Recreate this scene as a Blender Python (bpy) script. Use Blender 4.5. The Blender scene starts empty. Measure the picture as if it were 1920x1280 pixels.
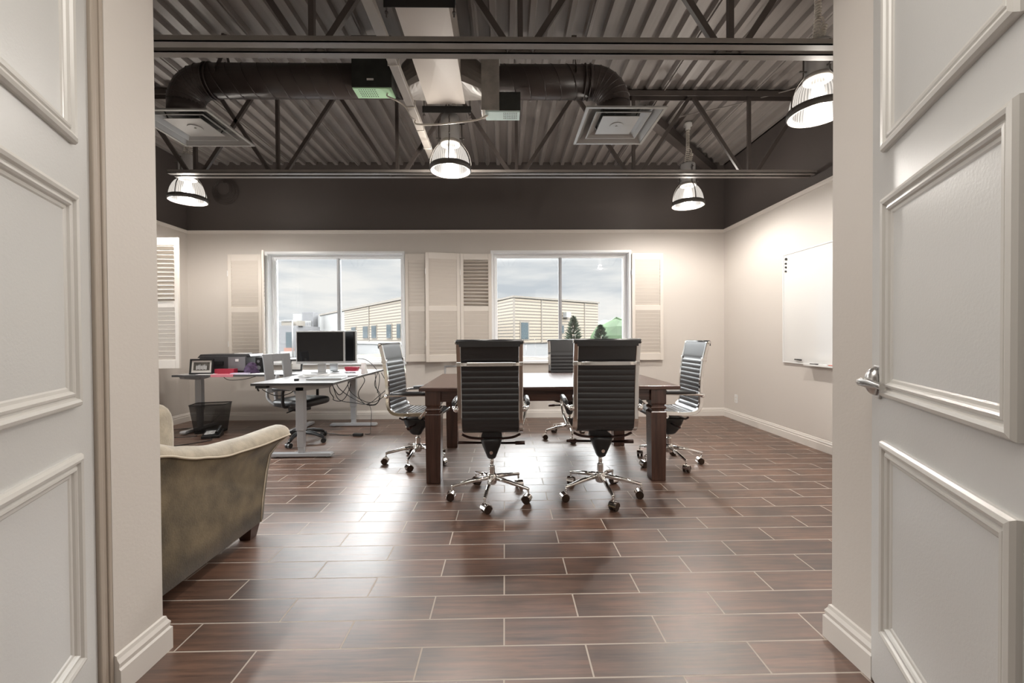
import bpy, math, random
from mathutils import Vector, Matrix
from math import sin, cos, pi, radians, sqrt, atan2
random.seed(7)
scene = bpy.context.scene
COL = scene.collection

# ------------------------------------------------------------------ camera
F_PX, YAW, PITCH, ROLL, EYE = 789.117, .01698, .01146, -.00638, 1.16016
fwd = Vector((sin(YAW), cos(YAW), 0)); right = Vector((cos(YAW), -sin(YAW), 0)); up = Vector((0, 0, 1))
f2 = fwd * cos(PITCH) - up * sin(PITCH); u2 = up * cos(PITCH) + fwd * sin(PITCH)
r3 = right * cos(ROLL) + u2 * sin(ROLL); u3 = u2 * cos(ROLL) - right * sin(ROLL)
cd = bpy.data.cameras.new('camera'); cam = bpy.data.objects.new('camera', cd); COL.objects.link(cam)
cd.sensor_width = 36; cd.lens = F_PX / 1920 * 36; cd.clip_start = .05; cd.clip_end = 500
cam.matrix_world = Matrix(((r3.x, u3.x, -f2.x, 0), (r3.y, u3.y, -f2.y, 0), (r3.z, u3.z, -f2.z, EYE), (0, 0, 0, 1)))
scene.camera = cam

# ------------------------------------------------------------------ view + world
vs = scene.view_settings
vs.view_transform = 'Standard'; vs.look = 'None'; vs.gamma = 1; vs.use_curve_mapping = False; vs.exposure = 0.38
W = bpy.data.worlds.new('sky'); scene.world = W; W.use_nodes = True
nt = W.node_tree; nt.nodes.clear()
def wn(t, **k):
    n = nt.nodes.new(t)
    for a, b in k.items(): setattr(n, a, b)
    return n
tc = wn('ShaderNodeTexCoord'); sep = wn('ShaderNodeSeparateXYZ'); nt.links.new(tc.outputs['Generated'], sep.inputs[0])
mp = wn('ShaderNodeMapping'); mp.inputs['Scale'].default_value = (1.6, 1.6, 9.0); mp.inputs['Location'].default_value = (.4, 0, .3)
nt.links.new(tc.outputs['Generated'], mp.inputs[0])
nz = wn('ShaderNodeTexNoise'); nz.inputs['Scale'].default_value = 2.1; nz.inputs['Detail'].default_value = 6; nz.inputs['Roughness'].default_value = .55
nt.links.new(mp.outputs[0], nz.inputs['Vector'])
cr = wn('ShaderNodeValToRGB'); nt.links.new(nz.outputs['Fac'], cr.inputs[0])
cr.color_ramp.elements[0].position = .36; cr.color_ramp.elements[0].color = (.64, .68, .725, 1)
cr.color_ramp.elements[1].position = .64; cr.color_ramp.elements[1].color = (1, .975, .94, 1)
e = cr.color_ramp.elements.new(.5); e.color = (.83, .84, .845, 1)
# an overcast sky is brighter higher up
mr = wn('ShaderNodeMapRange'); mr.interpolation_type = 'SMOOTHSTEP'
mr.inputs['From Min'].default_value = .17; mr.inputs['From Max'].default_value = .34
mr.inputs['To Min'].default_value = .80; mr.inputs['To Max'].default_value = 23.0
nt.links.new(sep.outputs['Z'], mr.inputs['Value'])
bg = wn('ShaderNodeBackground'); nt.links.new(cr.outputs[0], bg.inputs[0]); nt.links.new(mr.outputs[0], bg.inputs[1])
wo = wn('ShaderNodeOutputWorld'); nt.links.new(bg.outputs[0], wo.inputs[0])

# daylight portals, one in each window opening
def portal(loc, rot, sx, sy):
    l = bpy.data.lights.new('daylight_portal', 'AREA'); l.shape = 'RECTANGLE'; l.size = sx; l.size_y = sy
    l.cycles.is_portal = True
    o = bpy.data.objects.new('daylight_portal', l); COL.objects.link(o); o.location = loc; o.rotation_euler = rot
portal((-2.392, 6.17, 1.582), (radians(-90), 0, 0), 1.9, 1.54)
portal((.81, 6.17, 1.582), (radians(-90), 0, 0), 1.95, 1.54)
portal((-4.62, 3.9, 1.582), (0, radians(-90), 0), 1.54, 1.9)
# unseen fill light added over the hallway to brighten the doors
LIGHTS = dict(pendant=82, hall=22)
hl = bpy.data.lights.new('hallway_fill_light', 'AREA'); hl.shape = 'RECTANGLE'; hl.size = 1.8; hl.size_y = .9
hl.energy = LIGHTS['hall']; hl.color = (1, .95, .88)
ho = bpy.data.objects.new('hallway_fill_light', hl); COL.objects.link(ho); ho.location = (0, .72, 2.68)

# ------------------------------------------------------------------ materials
def mat(name, col=(.5, .5, .5), rough=.5, metal=0.0, spec=.5, coat=0.0, coat_rough=.05, emit=None, emit_s=0, alpha=1, sheen=0,
        var=None, bump=None, ior=None):
    """var=(scale, amount, stretch) colour mottling; bump=(scale, strength)"""
    m = bpy.data.materials.new(name); m.use_nodes = True
    t = m.node_tree; b = t.nodes['Principled BSDF']
    b.inputs['Base Color'].default_value = (*col, 1); b.inputs['Roughness'].default_value = rough
    b.inputs['Metallic'].default_value = metal; b.inputs['Specular IOR Level'].default_value = spec
    b.inputs['Coat Weight'].default_value = coat; b.inputs['Coat Roughness'].default_value = coat_rough
    b.inputs['Sheen Weight'].default_value = sheen
    if ior: b.inputs['IOR'].default_value = ior
    if alpha < 1: b.inputs['Alpha'].default_value = alpha
    if emit: b.inputs['Emission Color'].default_value = (*emit, 1); b.inputs['Emission Strength'].default_value = emit_s
    tcn = t.nodes.new('ShaderNodeTexCoord')
    if var:
        mpn = t.nodes.new('ShaderNodeMapping'); mpn.inputs['Scale'].default_value = var[2] if len(var) > 2 else (1, 1, 1)
        t.links.new(tcn.outputs['Object'], mpn.inputs[0])
        n = t.nodes.new('ShaderNodeTexNoise'); n.inputs['Scale'].default_value = var[0]; n.inputs['Detail'].default_value = 6
        t.links.new(mpn.outputs[0], n.inputs['Vector'])
        r = t.nodes.new('ShaderNodeValToRGB'); a = var[1]
        r.color_ramp.elements[0].position = .3; r.color_ramp.elements[1].position = .7
        r.color_ramp.elements[0].color = (*[c * (1 - a) for c in col], 1)
        r.color_ramp.elements[1].color = (*[min(1, c * (1 + a)) for c in col], 1)
        t.links.new(n.outputs['Fac'], r.inputs[0]); t.links.new(r.outputs[0], b.inputs['Base Color'])
    if bump:
        n2 = t.nodes.new('ShaderNodeTexNoise'); n2.inputs['Scale'].default_value = bump[0]; n2.inputs['Detail'].default_value = 4
        t.links.new(tcn.outputs['Object'], n2.inputs['Vector'])
        bp = t.nodes.new('ShaderNodeBump'); bp.inputs['Strength'].default_value = bump[1]; bp.inputs['Distance'].default_value = .004
        t.links.new(n2.outputs['Fac'], bp.inputs['Height']); t.links.new(bp.outputs[0], b.inputs['Normal'])
    return m

MT = {}
MT['wall'] = mat('beige_wall_paint', (.65, .605, .56), .62, bump=(90, .12))
MT['dark_wall'] = mat('dark_brown_wall_paint', (.082, .069, .064), .55, bump=(90, .12))
MT['trim'] = mat('cream_trim_paint', (.74, .70, .655), .4)
MT['deck'] = mat('grey_painted_steel_deck', (.25, .228, .215), .5, var=(3, .12, (6, .5, 1)))
MT['steel'] = mat('brown_painted_steel', (.070, .058, .053), .42, var=(5, .15))
MT['flange'] = mat('lit_brown_chord_steel', (.20, .182, .168), .4, var=(5, .12))  # lighter copy of the brown steel, lamp light and floor bounce painted in
MT['duct'] = mat('dark_brown_painted_duct', (.055, .043, .040), .38)
MT['duct_white'] = mat('cream_painted_duct', (.46, .42, .385), .5, var=(2, .05))
MT['galv'] = mat('galvanised_steel', (.46, .44, .41), .5, .6, var=(14, .18))
MT['dark_metal'] = mat('dark_control_box_metal', (.035, .038, .035), .5, .2, var=(9, .35))
MT['pcb'] = mat('pale_green_plate', (.50, .80, .52), .5)
MT['pcb2'] = mat('pale_blue_plate', (.62, .78, .76), .5)
MT['black'] = mat('black_plastic', (.015, .015, .016), .4)
MT['blackm'] = mat('black_matte', (.02, .02, .02), .7)
MT['chrome'] = mat('polished_chrome', (.80, .78, .76), .09, 1.0)
MT['brushed'] = mat('brushed_nickel', (.62, .61, .60), .28, 1.0, var=(40, .1, (1, 1, 12)))
MT['leather'] = mat('black_leather', (.012, .012, .014), .40, spec=.85, bump=(260, .1))
MT['castor'] = mat('dark_bronze_castor', (.06, .04, .03), .25, .6)
MT['lever'] = mat('brown_lever_metal', (.045, .02, .016), .3, .4)
MT['door'] = mat('pearl_grey_door_paint', (.58, .575, .56), .36, spec=.9, bump=(160, .10))
MT['door_mould'] = mat('pearl_grey_moulding_paint', (.59, .57, .535), .32, spec=.9)
MT['jamb'] = mat('taupe_jamb_paint', (.42, .36, .30), .4)
MT['shutter'] = mat('cream_shutter_paint', (.73, .675, .615), .42)
MT['vinyl'] = mat('white_window_vinyl', (.86, .87, .88), .35)
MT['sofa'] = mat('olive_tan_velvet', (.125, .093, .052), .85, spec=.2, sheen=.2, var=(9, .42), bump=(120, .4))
MT['sofa_top'] = mat('lit_tan_velvet', (.40, .345, .265), .85, spec=.2, sheen=.5, var=(16, .22), bump=(120, .4))  # paler copy of the sofa cloth, light on the arm top painted in
MT['piping'] = mat('cream_piping', (.55, .47, .36), .6)
MT['darkwood'] = mat('dark_walnut', (.06, .026, .016), .35, var=(3, .3, (1, 1, 8)))
MT['white_board'] = mat('whiteboard_enamel', (.78, .78, .77), .10, spec=1.0, coat=1.0)
MT['alu'] = mat('white_aluminium_frame', (.80, .80, .79), .3)
MT['desk_grey'] = mat('silver_grey_powder_coat', (.45, .46, .48), .38, .2)
MT['desk_top'] = mat('grey_desktop_laminate', (.46, .46, .47), .25, spec=.7)
MT['desk_edge'] = mat('dark_desktop_edge', (.07, .068, .07), .4)
MT['screen'] = mat('black_glass_screen', (.008, .008, .009), .06)
MT['silver'] = mat('silver_aluminium', (.62, .63, .64), .28, .7)
MT['paper'] = mat('white_paper', (.80, .79, .78), .8)
MT['newsprint'] = mat('grey_printed_paper', (.42, .42, .42), .8, var=(30, .5))
MT['pink'] = mat('pink_paper', (.62, .20, .24), .7)
MT['red'] = mat('crimson_card', (.38, .02, .05), .45)
MT['lav'] = mat('lavender_paper', (.62, .56, .70), .7)
MT['purple'] = mat('dark_purple_cloth', (.045, .02, .06), .7, var=(30, .6))
MT['printer'] = mat('dark_grey_printer_plastic', (.05, .05, .055), .4)
MT['printer_l'] = mat('grey_printer_plastic', (.20, .20, .215), .4)
MT['photo_mat'] = mat('photo_mount_card', (.72, .70, .67), .6)
MT['photo_bg'] = mat('dark_photo_print', (.09, .085, .075), .4, var=(22, .5))
MT['photo_p'] = mat('pale_photo_shirts', (.55, .56, .57), .5)
MT['cup'] = mat('grey_beige_ceramic', (.42, .39, .33), .4)
MT['chair_grey'] = mat('grey_mesh_back', (.27, .27, .275), .5, bump=(300, .3))
MT['coil'] = mat('pale_coiled_flex', (.66, .62, .56), .4)
MT['housing'] = mat('grey_lamp_housing', (.50, .50, .50), .4, .3)
MT['ring'] = mat('dark_grey_lamp_ring', (.085, .078, .072), .4)
MT['channel'] = mat('grey_channel_paint', (.30, .275, .25), .45)
MT['mullion'] = mat('grey_mullion_metal', (.42, .43, .45), .35, .3)
MT['siding'] = None
MT['brick_g'] = mat('grey_brick', (.055, .055, .058), .8, var=(1.2, .2, (1, 1, 5)))
MT['base_w'] = mat('pale_masonry', (.085, .085, .085), .8)
MT['white_out'] = mat('white_cladding', (0.097, 0.097, 0.0947), .6)
MT['orange'] = mat('salmon_panel', (0.0832, 0.0323, 0.0208), .6)
MT['grass'] = mat('lawn_grass', (0.0254, 0.0393, 0.00809), .9, var=(1.2, .4))
MT['asphalt'] = mat('parking_asphalt', (0.037, 0.037, 0.0381), .9, var=(.6, .15))
MT['leaf'] = mat('dark_spruce_needles', (0.011, 0.0227, 0.0101), .8, var=(4, .4))
MT['leaf2'] = mat('hill_foliage', (0.0127, 0.03, 0.00809), .9, var=(.35, .5))
MT['outglass'] = mat('blue_grey_outdoor_glass', (.03, .038, .042), .12, spec=.25)
MT['tan_flash'] = mat('tan_roof_flashing', (0.0624, 0.0543, 0.0439), .6)
MT['car'] = mat('pale_car_paint', (.16, .17, .185), .25, .3)
MT['marker_r'] = mat('red_marker', (.55, .08, .05), .4)

def glass_mat():
    m = bpy.data.materials.new('window_glass'); m.use_nodes = True; t = m.node_tree; t.nodes.clear()
    tr = t.nodes.new('ShaderNodeBsdfTransparent'); tr.inputs[0].default_value = (.96, .97, .97, 1)
    gl = t.nodes.new('ShaderNodeBsdfGlossy'); gl.inputs['Roughness'].default_value = .0
    fr = t.nodes.new('ShaderNodeFresnel'); fr.inputs[0].default_value = 1.45
    mx = t.nodes.new('ShaderNodeMixShader'); o = t.nodes.new('ShaderNodeOutputMaterial')
    t.links.new(fr.outputs[0], mx.inputs[0]); t.links.new(tr.outputs[0], mx.inputs[1]); t.links.new(gl.outputs[0], mx.inputs[2])
    t.links.new(mx.outputs[0], o.inputs[0]); return m
MT['glass'] = glass_mat()

def lampglass_mat():
    # ribbed lamp glass glowing from the lamp inside it
    m = bpy.data.materials.new('ribbed_lamp_glass'); m.use_nodes = True; t = m.node_tree; t.nodes.clear()
    tr = t.nodes.new('ShaderNodeBsdfTransparent'); tr.inputs[0].default_value = (1, .98, .95, 1)
    em = t.nodes.new('ShaderNodeEmission'); em.inputs[0].default_value = (1, .93, .85, 1)
    gl = t.nodes.new('ShaderNodeBsdfGlossy'); gl.inputs['Roughness'].default_value = .15
    tcn = t.nodes.new('ShaderNodeTexCoord'); sp = t.nodes.new('ShaderNodeSeparateXYZ'); t.links.new(tcn.outputs['Object'], sp.inputs[0])
    at = t.nodes.new('ShaderNodeMath'); at.operation = 'ARCTAN2'; t.links.new(sp.outputs[0], at.inputs[0]); t.links.new(sp.outputs[1], at.inputs[1])
    mu = t.nodes.new('ShaderNodeMath'); mu.operation = 'MULTIPLY'; mu.inputs[1].default_value = 56; t.links.new(at.outputs[0], mu.inputs[0])
    sn = t.nodes.new('ShaderNodeMath'); sn.operation = 'SINE'; t.links.new(mu.outputs[0], sn.inputs[0])
    mrr = t.nodes.new('ShaderNodeMapRange'); mrr.inputs[1].default_value = -1; mrr.inputs[3].default_value = .28; mrr.inputs[4].default_value = .85
    t.links.new(sn.outputs[0], mrr.inputs[0]); t.links.new(mrr.outputs[0], em.inputs[1])
    m1 = t.nodes.new('ShaderNodeMixShader'); m1.inputs[0].default_value = .12
    t.links.new(em.outputs[0], m1.inputs[1]); t.links.new(gl.outputs[0], m1.inputs[2])
    m2 = t.nodes.new('ShaderNodeMixShader'); m2.inputs[0].default_value = .82
    t.links.new(tr.outputs[0], m2.inputs[1]); t.links.new(m1.outputs[0], m2.inputs[2])
    o = t.nodes.new('ShaderNodeOutputMaterial'); t.links.new(m2.outputs[0], o.inputs[0]); return m
MT['lampglass'] = lampglass_mat()
MT['lip'] = mat('frosted_lens_lip', (.8, .8, .8), .4, emit=(1, .94, .86), emit_s=.7)
MT['bulb'] = mat('lit_bulb', (1, 1, 1), .5, emit=(1, .93, .84), emit_s=6)

def mesh_wire_mat():
    # fine woven steel mesh: real holes between the wires
    m = bpy.data.materials.new('black_wire_mesh'); m.use_nodes = True; t = m.node_tree; b = t.nodes['Principled BSDF']
    b.inputs['Base Color'].default_value = (.012, .012, .013, 1); b.inputs['Roughness'].default_value = .5
    b.inputs['Alpha'].default_value = .62
    return m
MT['mesh'] = mesh_wire_mat()

def floor_mat():
    m = bpy.data.materials.new('wood_look_floor_tile'); m.use_nodes = True; t = m.node_tree; b = t.nodes['Principled BSDF']
    L = t.links.new; N = t.nodes.new
    tcn = N('ShaderNodeTexCoord'); mpn = N('ShaderNodeMapping'); mpn.inputs['Location'].default_value = (.0104, -1.4125, 0)
    L(tcn.outputs['Object'], mpn.inputs[0])
    br = N('ShaderNodeTexBrick'); br.offset = .5; br.offset_frequency = 2; br.squash = 1
    br.inputs['Scale'].default_value = 1; br.inputs['Brick Width'].default_value = .6126; br.inputs['Row Height'].default_value = .1554
    br.inputs['Mortar Size'].default_value = .0034; br.inputs['Mortar Smooth'].default_value = .15; br.inputs['Bias'].default_value = 0
    br.inputs['Color1'].default_value = (0, 0, 0, 1); br.inputs['Color2'].default_value = (1, 1, 1, 1); br.inputs['Mortar'].default_value = (.5, .5, .5, 1)
    L(mpn.outputs[0], br.inputs['Vector'])
    # grain, shifted tile by tile
    sc = N('ShaderNodeVectorMath'); sc.operation = 'SCALE'; sc.inputs['Scale'].default_value = 13; L(br.outputs['Color'], sc.inputs[0])
    ad = N('ShaderNodeVectorMath'); ad.operation = 'ADD'; L(mpn.outputs[0], ad.inputs[0]); L(sc.outputs[0], ad.inputs[1])
    mg = N('ShaderNodeMapping'); mg.inputs['Scale'].default_value = (2.2, 34, 1); L(ad.outputs[0], mg.inputs[0])
    n1 = N('ShaderNodeTexNoise'); n1.inputs['Scale'].default_value = 1.6; n1.inputs['Detail'].default_value = 7; n1.inputs['Roughness'].default_value = .65; L(mg.outputs[0], n1.inputs['Vector'])
    n2 = N('ShaderNodeTexNoise'); n2.inputs['Scale'].default_value = 3.0; n2.inputs['Detail'].default_value = 3; L(ad.outputs[0], n2.inputs['Vector'])
    rp = N('ShaderNodeValToRGB'); L(n1.outputs['Fac'], rp.inputs[0])
    rp.color_ramp.elements[0].position = .3; rp.color_ramp.elements[0].color = (.050, .024, .0155, 1)
    rp.color_ramp.elements[1].position = .72; rp.color_ramp.elements[1].color = (.180, .094, .059, 1)
    rp2 = N('ShaderNodeValToRGB'); L(n2.outputs['Fac'], rp2.inputs[0])
    rp2.color_ramp.elements[0].position = .32; rp2.color_ramp.elements[0].color = (.62, .62, .62, 1)
    rp2.color_ramp.elements[1].position = .68; rp2.color_ramp.elements[1].color = (1.35, 1.3, 1.25, 1)
    mm = N('ShaderNodeMix'); mm.data_type = 'RGBA'; mm.blend_type = 'MULTIPLY'; mm.inputs[0].default_value = 1
    L(rp.outputs[0], mm.inputs[6]); L(rp2.outputs[0], mm.inputs[7])
    mx = N('ShaderNodeMix'); mx.data_type = 'RGBA'; L(br.outputs['Fac'], mx.inputs[0]); L(mm.outputs[2], mx.inputs[6]); mx.inputs[7].default_value = (.44, .37, .31, 1)
    L(mx.outputs[2], b.inputs['Base Color'])
    mr2 = N('ShaderNodeMapRange'); mr2.inputs['To Min'].default_value = .36; mr2.inputs['To Max'].default_value = .46; L(n1.outputs['Fac'], mr2.inputs[0])
    mxr = N('ShaderNodeMix'); L(br.outputs['Fac'], mxr.inputs[0]); L(mr2.outputs[0], mxr.inputs[2]); mxr.inputs[3].default_value = .7
    L(mxr.outputs[0], b.inputs['Roughness'])
    b.inputs['IOR'].default_value = 2.0
    inv = N('ShaderNodeMath'); inv.operation = 'SUBTRACT'; inv.inputs[0].default_value = 1; L(br.outputs['Fac'], inv.inputs[1])
    bp = N('ShaderNodeBump'); bp.inputs['Strength'].default_value = .6; bp.inputs['Distance'].default_value = .003; L(inv.outputs[0], bp.inputs['Height'])
    bp2 = N('ShaderNodeBump'); bp2.inputs['Strength'].default_value = .12; bp2.inputs['Distance'].default_value = .002; L(n1.outputs['Fac'], bp2.inputs['Height']); L(bp.outputs[0], bp2.inputs['Normal'])
    L(bp2.outputs[0], b.inputs['Normal'])
    return m
MT['floor'] = floor_mat()

def wood_mat(scl=(1.2, 18, 18)):
    m = bpy.data.materials.new('dark_red_brown_wood'); m.use_nodes = True; t = m.node_tree; b = t.nodes['Principled BSDF']
    L = t.links.new; N = t.nodes.new
    tcn = N('ShaderNodeTexCoord'); mg = N('ShaderNodeMapping'); mg.inputs['Scale'].default_value = scl; L(tcn.outputs['Object'], mg.inputs[0])
    n1 = N('ShaderNodeTexNoise'); n1.inputs['Scale'].default_value = 2; n1.inputs['Detail'].default_value = 8; n1.inputs['Roughness'].default_value = .6; L(mg.outputs[0], n1.inputs['Vector'])
    rp = N('ShaderNodeValToRGB'); L(n1.outputs['Fac'], rp.inputs[0])
    rp.color_ramp.elements[0].position = .3; rp.color_ramp.elements[0].color = (.034, .015, .011, 1)
    rp.color_ramp.elements[1].position = .7; rp.color_ramp.elements[1].color = (.105, .046, .031, 1)
    L(rp.outputs[0], b.inputs['Base Color']); b.inputs['Roughness'].default_value = .27; b.inputs['IOR'].default_value = 1.6
    return m
MT['wood'] = wood_mat(); MT['wood_leg'] = wood_mat((16, 16, 1.1))

def siding_mat():
    m = bpy.data.materials.new('tan_corrugated_siding'); m.use_nodes = True; t = m.node_tree; b = t.nodes['Principled BSDF']
    L = t.links.new; N = t.nodes.new
    tcn = N('ShaderNodeTexCoord'); sp = N('ShaderNodeSeparateXYZ'); L(tcn.outputs['Object'], sp.inputs[0])
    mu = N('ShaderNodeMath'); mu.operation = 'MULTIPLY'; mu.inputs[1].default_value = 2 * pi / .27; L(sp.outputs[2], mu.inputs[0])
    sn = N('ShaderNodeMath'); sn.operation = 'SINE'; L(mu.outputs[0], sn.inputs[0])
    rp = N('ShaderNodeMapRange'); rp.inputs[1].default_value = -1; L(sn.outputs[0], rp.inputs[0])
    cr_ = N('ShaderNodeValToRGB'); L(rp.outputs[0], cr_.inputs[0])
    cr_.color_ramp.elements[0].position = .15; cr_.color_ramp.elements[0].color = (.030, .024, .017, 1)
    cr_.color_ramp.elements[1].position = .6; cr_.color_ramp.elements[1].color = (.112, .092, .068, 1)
    L(cr_.outputs[0], b.inputs['Base Color']); b.inputs['Roughness'].default_value = .6
    return m
MT['siding'] = siding_mat()

# ------------------------------------------------------------------ mesh builder
class MB:
    def __init__(s): s.v = []; s.f = []; s.m = []; s.sm = []
    def add(s, vs_, fs, mi=0, smooth=False):
        b = len(s.v); s.v += [tuple(p) for p in vs_]
        for f in fs: s.f.append([b + i for i in f]); s.m.append(mi); s.sm.append(smooth)
        return s
    def box(s, x0, x1, y0, y1, z0, z1, mi=0):
        if x0 > x1: x0, x1 = x1, x0
        if y0 > y1: y0, y1 = y1, y0
        if z0 > z1: z0, z1 = z1, z0
        v = [(x0, y0, z0), (x1, y0, z0), (x1, y1, z0), (x0, y1, z0), (x0, y0, z1), (x1, y0, z1), (x1, y1, z1), (x0, y1, z1)]
        return s.add(v, [(3, 2, 1, 0), (4, 5, 6, 7), (0, 1, 5, 4), (1, 2, 6, 5), (2, 3, 7, 6), (3, 0, 4, 7)], mi)
    def obox(s, c, ax, ay, az, hx, hy, hz, mi=0):
        c, ax, ay, az = map(Vector, (c, ax, ay, az)); v = []
        for dz in (-1, 1):
            for dx, dy in ((-1, -1), (1, -1), (1, 1), (-1, 1)): v.append(c + ax * hx * dx + ay * hy * dy + az * hz * dz)
        return s.add(v, [(3, 2, 1, 0), (4, 5, 6, 7), (0, 1, 5, 4), (1, 2, 6, 5), (2, 3, 7, 6), (3, 0, 4, 7)], mi)
    def bar(s, p, q, w, h, upv=(0, 0, 1), mi=0):
        p, q = Vector(p), Vector(q); d = (q - p); ln = d.length; d.normalize(); u = Vector(upv)
        x = d.cross(u)
        if x.length < 1e-4: x = d.cross(Vector((0, 1, 0)))
        x.normalize(); z = x.cross(d)
        return s.obox((p + q) / 2, x, d, z, w / 2, ln / 2, h / 2, mi)
    def tube(s, pts, r, n=8, closed=False, caps=True, mi=0, smooth=True):
        pts = [Vector(p) for p in pts]; k = len(pts); rs = r if isinstance(r, (list, tuple)) else [r] * k
        T = []
        for i in range(k):
            a = pts[i - 1] if (i > 0 or closed) else pts[i]; b = pts[(i + 1) % k] if (i < k - 1 or closed) else pts[i]
            T.append((b - a).normalized())
        nrm = T[0].orthogonal().normalized(); v = []
        for i in range(k):
            nrm = (nrm - T[i] * nrm.dot(T[i]))
            if nrm.length < 1e-6: nrm = T[i].orthogonal()
            nrm.normalize(); bn = T[i].cross(nrm)
            for j in range(n):
                a = 2 * pi * j / n; v.append(pts[i] + (nrm * cos(a) + bn * sin(a)) * rs[i])
        f = []
        for i in range(k if closed else k - 1):
            i2 = (i + 1) % k
            for j in range(n): f.append((i * n + j, i * n + (j + 1) % n, i2 * n + (j + 1) % n, i2 * n + j))
        s.add(v, f, mi, smooth)
        if caps and not closed:
            b = len(s.v) - k * n
            s.f.append([b + j for j in range(n)][::-1]); s.m.append(mi); s.sm.append(False)
            s.f.append([b + (k - 1) * n + j for j in range(n)]); s.m.append(mi); s.sm.append(False)
        return s
    def lathe(s, prof, c=(0, 0, 0), n=24, mi=0, smooth=True, axis='z', caps=True):
        c = Vector(c); v = []
        for r, h in prof:
            for j in range(n):
                a = 2 * pi * j / n; p = (r * cos(a), r * sin(a), h)
                if axis == 'x': p = (h, p[0], p[1])
                elif axis == 'y': p = (p[1], h, p[0])
                v.append(c + Vector(p))
        k = len(prof); f = []
        for i in range(k - 1):
            for j in range(n): f.append((i * n + j, i * n + (j + 1) % n, (i + 1) * n + (j + 1) % n, (i + 1) * n + j))
        s.add(v, f, mi, smooth)
        if caps:
            b = len(s.v) - k * n
            if prof[0][0] > 1e-5: s.f.append([b + j for j in range(n)][::-1]); s.m.append(mi); s.sm.append(False)
            if prof[-1][0] > 1e-5: s.f.append([b + (k - 1) * n + j for j in range(n)]); s.m.append(mi); s.sm.append(False)
        return s
    def prism(s, poly, d0, d1, axis='y', mi=0):
        """poly in the two other axes (in x,y,z order), extruded along axis"""
        n = len(poly); v = []
        for d in (d0, d1):
            for a, b in poly: v.append({'x': (d, a, b), 'y': (a, d, b), 'z': (a, b, d)}[axis])
        f = [list(range(n))[::-1], [n + i for i in range(n)]] + [(i, (i + 1) % n, n + (i + 1) % n, n + i) for i in range(n)]
        return s.add(v, f, mi)
    def rings(s, rings, mi=0, smooth=True, caps=True, closed_ring=True):
        n = len(rings[0]); v = [p for r in rings for p in r]; f = []
        for i in range(len(rings) - 1):
            for j in range(n if closed_ring else n - 1):
                f.append((i * n + j, i * n + (j + 1) % n, (i + 1) * n + (j + 1) % n, (i + 1) * n + j))
        s.add(v, f, mi, smooth)
        if caps:
            b = len(s.v) - len(v)
            s.f.append([b + j for j in range(n)][::-1]); s.m.append(mi); s.sm.append(False)
            s.f.append([b + (len(rings) - 1) * n + j for j in range(n)]); s.m.append(mi); s.sm.append(False)
        return s
    def frame(s, x0, x1, z0, z1, prof, y0=0, sgn=1, mi=0, smooth=False):
        """mitred frame in the xz plane; prof = (inset, height) from the outer edge inward"""
        rg = []
        for w, h in prof:
            rg.append([(x0 + w, y0 + sgn * h, z0 + w), (x1 - w, y0 + sgn * h, z0 + w), (x1 - w, y0 + sgn * h, z1 - w), (x0 + w, y0 + sgn * h, z1 - w)])
        return s.rings(rg, mi, smooth, caps=False)
    def build(s, name, mats, parent=None, local=False, bevel=0, base=True, recalc=True):
        me = bpy.data.meshes.new(name)
        off = Vector((0, 0, 0))
        if parent is not None and not local:
            p = parent
            while p is not None: off += p.location; p = p.parent
        elif parent is None and base:
            xs = [p[0] for p in s.v]; ys = [p[1] for p in s.v]; zs = [p[2] for p in s.v]
            off = Vector(((min(xs) + max(xs)) / 2, (min(ys) + max(ys)) / 2, min(zs)))
        me.from_pydata([(p[0] - off.x, p[1] - off.y, p[2] - off.z) for p in s.v], [], s.f)
        for m_ in (mats if isinstance(mats, (list, tuple)) else [mats]): me.materials.append(MT[m_] if isinstance(m_, str) else m_)
        me.polygons.foreach_set('material_index', s.m); me.polygons.foreach_set('use_smooth', s.sm)
        if recalc:
            import bmesh
            bm = bmesh.new(); bm.from_mesh(me); bmesh.ops.recalc_face_normals(bm, faces=bm.faces); bm.to_mesh(me); bm.free()
        me.update()
        o = bpy.data.objects.new(name, me); COL.objects.link(o)
        if parent is not None: o.parent = parent
        elif base: o.location = off
        if bevel:
            b = o.modifiers.new('bevel', 'BEVEL'); b.width = bevel; b.segments = 2; b.limit_method = 'ANGLE'; b.angle_limit = radians(40)
        return o

def tag(o, label, cat, group=None, kind=None):
    o['label'] = label; o['category'] = cat
    if group: o['group'] = group
    if kind: o['kind'] = kind
    return o
def thing(name, label, cat, loc=(0, 0, 0), rz=0, group=None):
    o = bpy.data.objects.new(name, None); COL.objects.link(o); o.location = loc; o.rotation_euler = (0, 0, rz)
    o.empty_display_size = .1
    return tag(o, label, cat, group)
def struct(o): o['kind'] = 'structure'; return o
def copy_tree(o, parent=None):
    c = o.copy(); COL.objects.link(c); c.parent = parent
    for ch in list(o.children): copy_tree(ch, c)
    return c
def smooth_path(pts, n=6, closed=False):
    P = [Vector(p) for p in pts]; out = []; k = len(P)
    for i in range(k if closed else k - 1):
        p0 = P[i - 1] if (i > 0 or closed) else P[0]; p1 = P[i]; p2 = P[(i + 1) % k]; p3 = P[(i + 2) % k] if (i + 2 < k or closed) else P[-1]
        for j in range(n):
            t = j / n
            out.append(.5 * ((2 * p1) + (p2 - p0) * t + (2 * p0 - 5 * p1 + 4 * p2 - p3) * t * t + (3 * p1 - p0 - 3 * p2 + p3) * t ** 3))
    if not closed: out.append(P[-1])
    return out

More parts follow.
